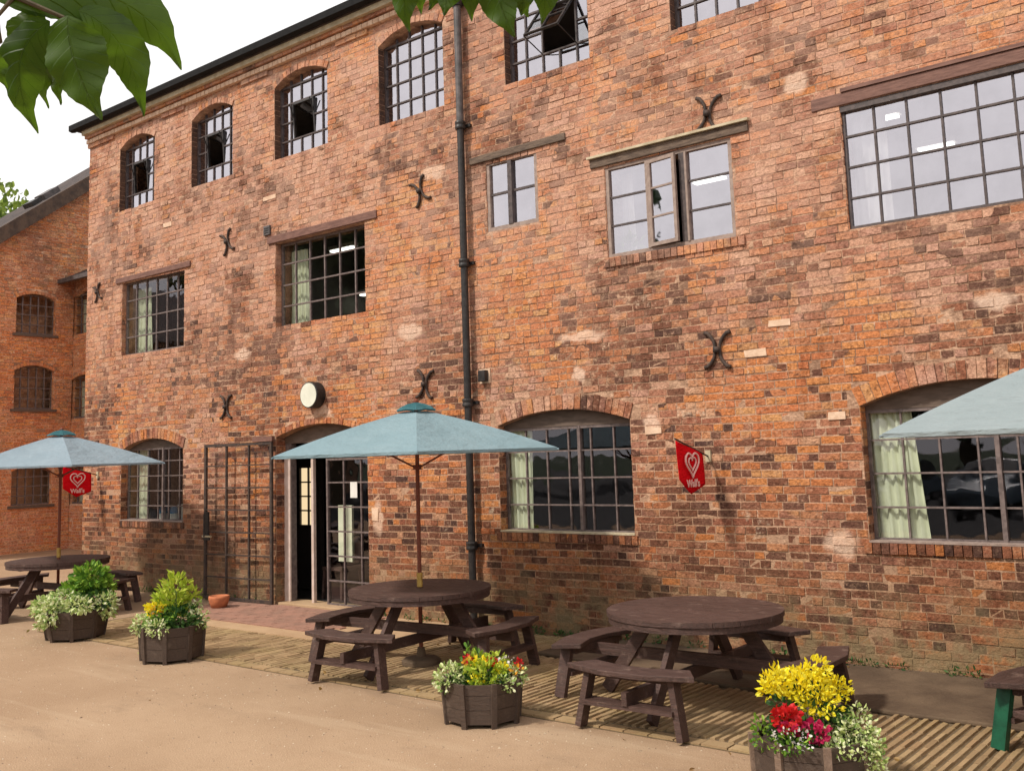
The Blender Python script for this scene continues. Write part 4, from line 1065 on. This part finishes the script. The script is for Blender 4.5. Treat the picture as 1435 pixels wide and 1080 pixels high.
make_parasol('pale blue-grey parasol farthest away, beside the brick corner of the mill', (-15.1, -1.85, .02), R(-22), 'canopy_b', rise=.44)
make_parasol('pale grey-green parasol nearest the camera, cut off by the picture edge', (-1.06, -1.96, .02), R(-78), 'canopy_g', rise=.56, Rr=1.60)

# ------------------------------------------------------------------ planters
def make_tub(label, loc, rz, r, h, taper=.92, n=8):
    t_ = thing('wooden_planter', label, 'planter', loc, rz, 'wooden flower tubs along the patio edge')
    for i in range(n):
        a = 2 * math.pi * i / n; am = a + math.pi / n
        m_ = MB()
        for b in range(3):
            z0, z1 = h * b / 3 + .0015 + .03, h * (b + 1) / 3 - .0015 + .03 * (b < 2)
            z1 = min(z1, h)
            P = []
            for z in (z0, z1):
                f = taper + (1 - taper) * z / h
                for rr_ in (r * f, r * f - .03):
                    for aa in (a + .03, a + 2 * math.pi / n - .03): P.append((rr_ * math.cos(aa), rr_ * math.sin(aa), z))
            k = len(m_.v); m_.v += P
            m_.f += [(k + i_ for i_ in q) and tuple(k + i_ for i_ in q) for q in ((0, 1, 5, 4), (2, 6, 7, 3), (4, 5, 7, 6), (0, 2, 3, 1), (0, 4, 6, 2), (1, 3, 7, 5))]
        m_.build('side_panel', 'tub', t_)
        f0, f1 = taper, 1.0; d0 = Vector((math.cos(a), math.sin(a), 0))
        MB().beam(d0 * r * f0 + Vector((0, 0, .0)), d0 * (r * f1 + .004) + Vector((0, 0, h + .008)), .042, .03, up=d0).build('corner_post', 'tub_post' if 'yellow' in label else 'tub', t_)
    MB().prism([(math.cos(2 * math.pi * i / n) * (r - .045), math.sin(2 * math.pi * i / n) * (r - .045)) for i in range(n)], h - .10, h - .04).build('soil', 'soil', t_)
    return t_
make_tub('low wooden tub of red and lime flowers in front of the middle picnic table', (-5.52, -3.24, 0), R(12), .325, .33)
make_tub('octagonal wooden tub of tall lime plants, between doorway and camera', (-10.11, -3.11, 0), R(0), .345, .37, .94)
make_tub('wooden tub nearly hidden by trailing variegated leaves, beside the distant parasol', (-12.45, -2.97, 0), R(10), .39, .36, .84)
make_tub('wooden tub nearest the camera, holding yellow and crimson flowers', (-2.68, -3.46, 0), R(-8), .36, .35, .98)

def plant(name, label, cat, parts, loc, seed, group='plants in the wooden tubs'):
    t_ = thing(name, label, cat, loc, 0, group); rg = random.Random(seed)
    first = True
    for (pname, mat, blobs, size, narrow, up) in parts:
        m_ = MB()
        for (c, rad, n) in blobs: leaves(m_, c, rad, n, size, rg, up, narrow=narrow)
        m_.build(pname, mat, t_)
    m_ = MB()
    for _ in range(7):
        a = rg.random() * 6.28; r_ = rg.random() * .1
        c0 = Vector(parts[0][2][0][0]); m_.tube([(c0.x * .6 + r_ * math.cos(a), c0.y * .6 + r_ * math.sin(a), -.05), (c0.x + r_ * 1.6 * math.cos(a), c0.y + r_ * 1.6 * math.sin(a), c0.z)], .005, 5)
    m_.build('stem', 'stem', t_)
    return t_
# helper directions in the ground plane: right in the picture, towards the camera
RT = Vector((.775, .631, 0)); TW = Vector((.631, -.775, 0))
def P3(a, b, z): v = RT * a + TW * b; return (v.x, v.y, z)
# tub nearest camera
c4 = (-2.68, -3.46, .33)
plant('yellow_flowers', 'tall mass of bright yellow blossom in the nearest tub', 'flowers', [
    ('foliage', 'leaf_dark', [(P3(.0, -.05, .14), (.22, .2, .14), 260)], .07, .45, .3),
    ('blossom', 'petal_yellow', [(P3(.0, -.05, .29), (.18, .18, .10), 720), (P3(-.18, -.03, .33), (.09, .1, .08), 170), (P3(.19, -.05, .25), (.10, .1, .07), 160), (P3(.07, .0, .40), (.08, .08, .06), 90), (P3(-.02, .0, .36), (.05, .05, .05), 30), (P3(.04, .10, .22), (.14, .1, .08), 200), (P3(-.24, .0, .28), (.06, .06, .05), 70)], .036, .5, .3)], c4, 1)
plant('red_flowers', 'red and crimson blossoms below the yellow ones in the nearest tub', 'flowers', [
    ('foliage', 'leaf_dark', [(P3(-.14, .16, .06), (.16, .1, .08), 160)], .05, .5, .3),
    ('blossom', 'petal_red', [(P3(-.20, .20, .16), (.075, .06, .065), 120)], .04, .8, .2),
    ('blossom', 'petal_pink', [(P3(-.04, .24, .09), (.085, .05, .05), 110), (P3(-.17, .22, .10), (.06, .05, .03), 40)], .04, .8, .2)], c4, 2)
plant('trailing_plant', 'pale green and cream leaves trailing over the right rim of the nearest tub', 'plant', [
    ('foliage', 'leaf_var', [(P3(.20, .18, .02), (.17, .14, .13), 620), (P3(.27, .22, -.12), (.11, .10, .16), 420), (P3(.06, .28, .0), (.10, .06, .05), 120), (P3(.30, .02, .08), (.08, .1, .1), 110)], .032, .6, -.2)], c4, 3)
plant('white_flowers', 'sprigs of small white and bronze blossom at the left rim of the nearest tub', 'flowers', [
    ('foliage', 'leaf_green', [(P3(-.20, .26, .03), (.13, .08, .06), 130), (P3(-.33, .12, .06), (.06, .06, .1), 70)], .035, .5, .3),
    ('blossom', 'petal_white', [(P3(-.20, .28, .06), (.14, .06, .07), 60)], .02, .9, .3)], c4, 4)
# middle tub
c3 = (-5.52, -3.24, .30)
plant('trailing_plant', 'cream and pale green trailing leaves on the left of the low tub of red flowers', 'plant', [
    ('foliage', 'leaf_var', [(P3(-.25, .08, .05), (.13, .13, .11), 420), (P3(.27, .05, .04), (.09, .1, .09), 220), (P3(.18, .2, .02), (.12, .08, .06), 140)], .032, .6, -.1)], c3, 5)
plant('lime_plant', 'lime green leaves in the middle of the low tub of red flowers', 'plant', [
    ('foliage', 'leaf_lime', [(P3(.02, .12, .08), (.19, .13, .09), 330), (P3(-.05, .0, .14), (.07, .07, .07), 70), (P3(.1, -.05, .14), (.12, .1, .07), 120)], .05, .55, .2),
    ('foliage', 'leaf_dark', [(P3(.0, .05, .03), (.27, .2, .08), 260)], .05, .5, .2)], c3, 6)
plant('red_flowers', 'orange-red blossoms standing up in the low middle tub', 'flowers', [
    ('foliage', 'leaf_green', [(P3(-.05, -.05, .10), (.2, .15, .08), 110), (P3(-.12, -.02, .20), (.02, .02, .07), 16), (P3(.0, -.02, .18), (.10, .02, .04), 14)], .05, .4, .7),
    ('blossom', 'petal_red', [(P3(.07, .06, .15), (.055, .04, .025), 50), (P3(-.10, .0, .17), (.045, .04, .025), 36), (P3(.30, .02, .13), (.03, .03, .03), 22)], .032, .8, .2),
    ('blossom', 'petal_yellow', [(P3(-.01, .08, .16), (.05, .05, .03), 46), (P3(.14, .10, .12), (.07, .05, .03), 46), (P3(-.04, .2, .06), (.06, .04, .03), 30)], .032, .7, .2),
    ('blossom', 'petal_orange', [(P3(.27, .08, .09), (.06, .05, .03), 26), (P3(-.10, .03, .15), (.05, .04, .03), 24)], .03, .8, .2),
    ('blossom', 'petal_white', [(P3(.20, .0, .16), (.06, .05, .02), 22)], .025, .8, .2)], c3, 7)
# second tub
c2 = (-10.09, -3.11, .34)
plant('tall_leafy_plant', 'tall lime green leafy plant in the tub beside the terracotta pot', 'plant', [
    ('foliage', 'leaf_lime', [(P3(.0, -.05, .40), (.16, .16, .16), 220), (P3(-.04, -.05, .24), (.2, .18, .13), 260), (P3(.18, -.1, .34), (.07, .07, .05), 30)], .085, .38, .6),
    ('foliage', 'leaf_dark', [(P3(.08, .05, .10), (.27, .22, .12), 380)], .07, .45, .3)], c2, 8)
plant('yellow_flowers', 'orange and yellow blossoms in the tub beside the terracotta pot', 'flowers', [
    ('foliage', 'leaf_green', [(P3(-.08, .15, .12), (.2, .13, .1), 150)], .05, .5, .3),
    ('blossom', 'petal_yellow', [(P3(-.17, .08, .22), (.11, .1, .06), 110)], .045, .6, .3), ('blossom', 'petal_orange', [(P3(-.13, .12, .20), (.09, .07, .05), 45)], .04, .6, .3)], c2, 9)
plant('trailing_plant', 'pale variegated leaves spilling from the tub beside the terracotta pot', 'plant', [
    ('foliage', 'leaf_var', [(P3(-.30, .1, .05), (.12, .12, .10), 190), (P3(-.1, .28, .04), (.2, .07, .08), 170), (P3(.28, .05, .08), (.09, .12, .12), 130), (P3(.22, -.05, .22), (.07, .07, .06), 50)], .045, .5, -.1)], c2, 10)
# first tub
c1 = (-12.45, -2.97, .34)
plant('bushy_plant', 'bushy bright green plant rising from the tub beside the distant parasol', 'plant', [
    ('foliage', 'leaf_green', [(P3(.14, -.08, .38), (.22, .2, .16), 480), (P3(.02, -.1, .24), (.3, .2, .12), 320), (P3(.34, -.1, .27), (.1, .1, .12), 120)], .075, .5, .3),
    ('foliage', 'leaf_dark', [(P3(.2, .0, .12), (.3, .25, .12), 300)], .07, .5, .2)], c1, 11)
plant('trailing_plant', 'cream edged leaves cascading down the tub beside the distant parasol', 'plant', [
    ('foliage', 'leaf_var', [(P3(-.36, .08, .06), (.16, .14, .13), 330), (P3(-.20, .30, .02), (.17, .1, .18), 420), (P3(.12, .28, .10), (.3, .12, .09), 330), (P3(.42, .12, .06), (.12, .14, .15), 240), (P3(-.1, .1, .18), (.28, .14, .08), 220), (P3(-.38, .12, -.10), (.07, .07, .1), 90)], .055, .5, -.1),
    ('blossom', 'petal_white', [(P3(.2, .15, .16), (.2, .15, .05), 16)], .035, .9, .3)], c1, 12)
# terracotta pot by the gate
pt = thing('terracotta_pot', 'terracotta pot standing by the foot of the black iron door', 'pot', (-12.80, -.62, .022))
MB().lathe([(.10, 0), (.135, .08), (.152, .15), (.145, .18), (.13, .18), (.11, .12)], (0, 0, 0), 24).build('body', 'terracotta', pt, smooth=True)
MB().lathe([(.12, .14), (.0, .155)], (0, 0, 0), 20).build('soil', 'soil', pt)
# loose grit, fallen leaves and weeds at the foot of the wall
rg = random.Random(91); gr = MB()
for _ in range(5200):
    x_ = rg.uniform(-17, 1.5); y_ = -3.0 - abs(rg.gauss(0, 1.6)) if rg.random() < .75 else rg.uniform(-7.5, -3)
    r_ = rg.uniform(.003, .009) * (1.6 if rg.random() < .04 else 1); k = len(gr.v); a0 = rg.random() * 6
    for j in range(5): a = a0 + j * 1.2566; gr.v.append((x_ + r_ * math.cos(a) * rg.uniform(.7, 1.2), y_ + r_ * math.sin(a) * rg.uniform(.7, 1.2), .0005))
    gr.v.append((x_, y_, r_ * .8))
    for j in range(5): gr.f.append((k + j, k + (j + 1) % 5, k + 5))
M['grit'] = leafmat('loose_grit', [(0, (.16, .10, .06)), (.5, (.36, .26, .17)), (1, (.55, .44, .32))], .0)
tag(gr.build('gravel', 'grit'), 'loose grit scattered over the tan yard', kind='stuff')
ll = MB()
for _ in range(70):
    x_ = rg.uniform(-16, 1); y_ = rg.choice([rg.uniform(-3.6, -2.8), rg.uniform(-6.5, -2), rg.uniform(-1.3, -.1)])
    leaves(ll, (x_, y_, .035 if y_ > -2.9 else .012), (.01, .01, .004), 1, .045, rg, -.2, narrow=.6, shell=0)
M['litter'] = leafmat('dry_leaf', [(0, (.20, .11, .04)), (.6, (.34, .21, .07)), (1, (.30, .28, .08))], .1)
tag(ll.build('leaf_litter', 'litter'), 'small dry leaves scattered on the paving', kind='stuff')
wd_ = MB()
for _ in range(95):
    x_ = rg.uniform(-17.5, 1.5)
    if -12.4 < x_ < -10.1: continue
    leaves(wd_, (x_, -.05, .04 + (.03 if x_ > -6.7 else 0)), (rg.uniform(.03, .12), .035, rg.uniform(.02, .06)), rg.randint(5, 22), .04, rg, .5, narrow=.4, shell=0)
tag(wd_.build('weeds', 'leaf_dark'), 'low weeds growing along the foot of the brick wall', kind='stuff')

# ------------------------------------------------------------------ overhanging leaves
def leaf_blade(mb, base, ctrl, tip, hw, dist, tilt, rg):
    b, c, t_ = (view_point(*base, dist), view_point(*ctrl, dist + tilt * .5), view_point(*tip, dist + tilt))
    scale = dist / 1415; nrm = MR @ Vector((0, 0, 1)); nL = 26; nW = 4
    twist = rg.uniform(-.5, .5)
    k = len(mb.v)
    for i in range(nL + 1):
        f = i / nL
        p = b.lerp(c, f).lerp(c.lerp(t_, f), f); d = (c - b).lerp(t_ - c, f).normalized()
        sd = d.cross(nrm).normalized(); up = sd.cross(d)
        sd = (sd * math.cos(twist) + up * math.sin(twist))
        w = hw * .98 * scale * (math.sin(math.pi * min(1, f ** .74)) ** 1.0) + hw * scale * .015
        if f > .8: w *= 1 - .25 * math.sin((f - .8) / .2 * math.pi)
        se = 1 + (.025 if i % 2 else -.015)
        for j in range(-nW, nW + 1):
            g_ = j / nW; s_ = se if abs(j) == nW else 1
            v = p + sd * w * g_ * s_ + nrm * (-abs(g_) ** 1.3 * w * .35 + .004 * math.sin(f * 18) * abs(g_))
            mb.v.append(tuple(v)); mb.uv.append((f, g_))
    m = 2 * nW + 1
    for i in range(nL):
        for j in range(m - 1):
            a = k + i * m + j; mb.f.append((a, a + 1, a + m + 1, a + m))
def leaf_spray(label, leafs, twigs, dist, seed):
    t_ = thing('leafy_branch', label, 'branch'); rg = random.Random(seed)
    m_ = MB(); m_.uv = []
    for (b, c, tp, hw, dd) in leafs: leaf_blade(m_, b, c, tp, hw, dist + dd, rg.uniform(-.03, .05), rg)
    m_.build('leaves', 'big_leaf', t_, smooth=True)
    w_ = MB()
    for pts, r0 in twigs:
        w_.tube([view_point(x, y, dist + dd) for x, y, dd in pts], [r0 * (1.25 - i / len(pts)) for i in range(len(pts))], 7)
    w_.build('twig', 'twig', t_)
leaf_spray('cluster of large dark green leaves hanging over the sky before the gable', [
    ((10, 5), (190, -52), (253, 98), 44, .02), ((-30, -12), (60, -20), (150, 24), 34, .05), ((110, 15), (185, 45), (200, 163), 30, -.01),
    ((95, 22), (92, 80), (141, 168), 40, -.03), ((70, 30), (-8, 75), (52, 187), 30, .01), ((82, 35), (38, 90), (67, 152), 20, .04),
    ((95, 35), (72, 100), (84, 147), 17, .05), ((-40, 60), (-8, 85), (8, 124), 15, .0), ((100, 20), (130, 60), (122, 130), 22, .03), ((60, 10), (20, 50), (18, 90), 22, .06)],
    [([(-160, -140, .1), (-60, -60, .05), (20, -5, .02), (90, 25, 0)], .004), ([(90, 25, 0), (86, 42, 0), (88, 60, 0)], .0015), ([(20, -5, .02), (-5, 25, .02), (2, 60, .03)], .002), ([(-5, 20, .02), (0, 60, .03), (-30, 70, .02)], .002)], 1.15, 5)
leaf_spray('green leaf tips hanging from the top edge in front of the grey downpipe', [
    ((592, -80), (552, -15), (574, 45), 22, 0), ((612, -70), (622, -20), (600, 14), 18, .03), ((640, -70), (628, -10), (622, 22), 20, .02), ((660, -70), (655, -20), (661, 30), 20, -.01),
    ((690, -70), (672, -20), (690, 12), 18, .03), ((690, -80), (690, 0), (722, 52), 28, .0), ((730, -80), (722, -10), (741, 24), 20, .02), ((745, -80), (775, -20), (758, 33), 24, -.02), ((670, -80), (700, -30), (712, 18), 22, .05), ((595, -70), (585, -20), (590, 20), 16, .05), ((570, -60), (575, -20), (566, 12), 14, .02), ((715, -80), (740, -20), (730, 22), 26, .01), ((650, -90), (690, -30), (700, 8), 26, .04), ((630, -90), (610, -40), (640, 4), 22, .05), ((755, -90), (745, -30), (768, 6), 24, .03)],
    [([(500, -260, .1), (600, -110, .03), (690, -75, 0), (760, -80, .02)], .004), ([(600, -110, .03), (592, -80, .0)], .0015)], 1.3, 9)

# ------------------------------------------------------------------ trees and what the glass reflects
def tree(label, loc, h, cr, mat, n, seed, size=.3, group=None):
    t_ = thing('tree', label, 'tree', loc, 0, group); rg = random.Random(seed)
    tk = MB(); tk.tube([(0, 0, 0), (.1, 0, h * .3), (.0, .1, h * .55), (.05, 0, h * .85)], [.32, .25, .18, .05], 10)
    for _ in range(9):
        a = rg.random() * 6.28; z = h * rg.uniform(.35, .65); tk.tube([(0, 0, z), (cr * .35 * math.cos(a), cr * .35 * math.sin(a), z + h * .12), (cr * .75 * math.cos(a), cr * .75 * math.sin(a), z + h * .2)], [.11, .07, .02], 6)
    tk.build('trunk', 'twig', t_)
    m_ = MB(); per = n // 26
    for _ in range(26):
        while True:
            v = Vector((rg.uniform(-1, 1), rg.uniform(-1, 1), rg.uniform(-1, 1)))
            if .2 < v.length < 1: break
        c = (v.x * cr * .8, v.y * cr * .8, h * .66 + v.z * h * .28)
        leaves(m_, c, (cr * .33, cr * .33, h * .12), per, size, rg, .1, narrow=.6, shell=.0)
    m_.build('crown', mat, t_); return t_
# behind the gable
tree('sunlit yellow-green tree top showing above the gable roof', (-58.0, 17.0, 0), 18.2, 4.2, 'tree_yellow', 5200, 3, .42)
# across the yard, behind the camera: seen only as reflections in the panes
rs = random.Random(12)
for i in range(11):
    tree('dark tree across the yard, reflected in the window panes', (-50 + i * 7.2 + rs.uniform(-1.5, 1.5), -38 - rs.uniform(0, 5) + (0 if i > 2 else 6), 0), rs.uniform(7.5, 10.5) * (1.15 if i < 4 else .8), 4.6, 'tree_dark', 1500, 30 + i, 1.3, 'trees across the yard')
tree('big dark tree across the yard, reflected in the gridded window over the door', (-33.5, -19.5, 0), 14.5, 5.5, 'tree_dark', 2600, 77, 1.1)
fb = thing('brick_range', 'lower brick range across the yard, reflected in the far window', 'building', (0, 0, 0))
MB().box(-60, -44, -30, -15, 0, 8.2).build('wall', 'mortar_wing', fb)
m_ = MB(); m_.v = [(-43.6, -31, 8.1), (-43.6, -14.5, 8.1), (-52, -14.5, 12), (-52, -31, 12), (-60.4, -31, 8.1), (-60.4, -14.5, 8.1)]; m_.f = [(0, 1, 2, 3), (3, 2, 5, 4), (1, 5, 2), (0, 3, 4), (0, 4, 5, 1)]
m_.build('roof', 'slate', fb)
for q in range(4):
    MB().box(-43.99, -43.95, -28.5 + q * 3.5, -27.2 + q * 3.5, 4.6, 6.2).build('window', 'drum', fb)
def make_car(loc, rz, label):
    t_ = thing('parked_car', label, 'car', loc, R(rz), 'cars parked across the yard')
    b = MB(); prof = [(-2.0, .35), (-2.05, .7), (-1.95, .92), (-1.45, 1.0), (-.95, 1.42), (.55, 1.46), (1.1, 1.02), (1.85, .88), (2.05, .6), (2.0, .32)]
    for w in (-.84, .84):
        for (x_, z_) in prof: b.v.append((x_, w * (.86 if z_ > 1.2 else 1), z_))
    n = len(prof); b.f = [tuple(range(n)), tuple(reversed(range(n, 2 * n)))] + [(i, n + i, n + (i + 1) % n, (i + 1) % n) for i in range(n)]
    b.build('body', 'carbody', t_, bevel=.05)
    gl = MB(); gl.poly([(-1.40, -.70, 1.07), (-1.40, .70, 1.07), (-.99, .66, 1.40), (-.99, -.66, 1.40)]); gl.poly([(1.06, -.70, 1.08), (.62, -.64, 1.42), (.62, .64, 1.42), (1.06, .70, 1.08)])
    for s in (-1, 1): gl.poly([(-1.1, s * .84, 1.06), (.85, s * .84, 1.06), (.45, s * .77, 1.38), (-.85, s * .77, 1.38)])
    for i in range(len(gl.v)): v = gl.v[i]; gl.v[i] = (v[0] * 1.012, v[1] * 1.02, v[2] + .015)
    gl.build('window', 'drum', t_)
    for sx in (-1.3, 1.3):
        for sy in (-.84, .84):
            wl = MB(); wl.tube([(sx, sy - .1, .32), (sx, sy + .1, .32)], .32, 20); wo_ = wl.build('wheel', 'cartyre', t_)
            MB().tube([(sx, sy - .108, .32), (sx, sy + .108, .32)], .19, 14).build('rim', 'pipe_grey', wo_)
    for s in (-1, 1): MB().box(-2.07, -1.98, s * .6 - .14, s * .6 + .14, .68, .84).build('headlight', 'white', t_)
make_car((-7.5, -22.0, 0), 100, 'slate blue car across the yard, reflected in the right hand arched window')
make_car((-11.2, -23.5, 0), 96, 'second slate blue car across the yard, next to the first in the reflection')

# ------------------------------------------------------------------ light
sc = bpy.context.scene
w = bpy.data.worlds.new('World'); sc.world = w; w.use_nodes = True; nt = w.node_tree; nt.nodes.clear()
AZ, EL = R(215), R(48)       # sun stands behind-left of the camera (azimuth measured in the XY plane from +X)
sd = Vector((math.cos(R(248)) * math.cos(EL), math.sin(R(248)) * math.cos(EL), math.sin(EL)))
sky = nt.nodes.new('ShaderNodeTexSky'); sky.sky_type = 'NISHITA'; sky.sun_disc = False
sky.sun_elevation = EL; sky.sun_rotation = math.atan2(sd.x, sd.y); sky.air_density = 1.4; sky.dust_density = 4
tc = nt.nodes.new('ShaderNodeTexCoord'); no = nt.nodes.new('ShaderNodeTexNoise'); no.inputs['Scale'].default_value = 2.2; no.inputs['Detail'].default_value = 5
nt.links.new(tc.outputs['Generated'], no.inputs['Vector'])
mr = nt.nodes.new('ShaderNodeMapRange'); mr.inputs[1].default_value = .3; mr.inputs[2].default_value = .7; mr.inputs[3].default_value = .82; mr.inputs[4].default_value = .97
nt.links.new(no.outputs['Fac'], mr.inputs[0])
mx = nt.nodes.new('ShaderNodeMix'); mx.data_type = 'RGBA'; nt.links.new(mr.outputs[0], mx.inputs[0]); nt.links.new(sky.outputs[0], mx.inputs[6]); mx.inputs[7].default_value = (13.0, 12.6, 12.3, 1)
bg = nt.nodes.new('ShaderNodeBackground'); bg.inputs[1].default_value = .085; nt.links.new(mx.outputs[2], bg.inputs[0])
ow = nt.nodes.new('ShaderNodeOutputWorld'); nt.links.new(bg.outputs[0], ow.inputs[0])
ld = bpy.data.lights.new('sun', 'SUN'); ld.energy = 3.1; ld.angle = R(5); ld.color = (1, .93, .82)
lo_ = bpy.data.objects.new('sun', ld); col.objects.link(lo_); lo_.rotation_euler = sd.to_track_quat('Z', 'Y').to_euler()
sc.view_settings.view_transform = 'Standard'; sc.view_settings.look = 'None'; sc.view_settings.exposure = .25; sc.view_settings.gamma = 1
sc.cycles.max_bounces = 6; sc.cycles.transparent_max_bounces = 12
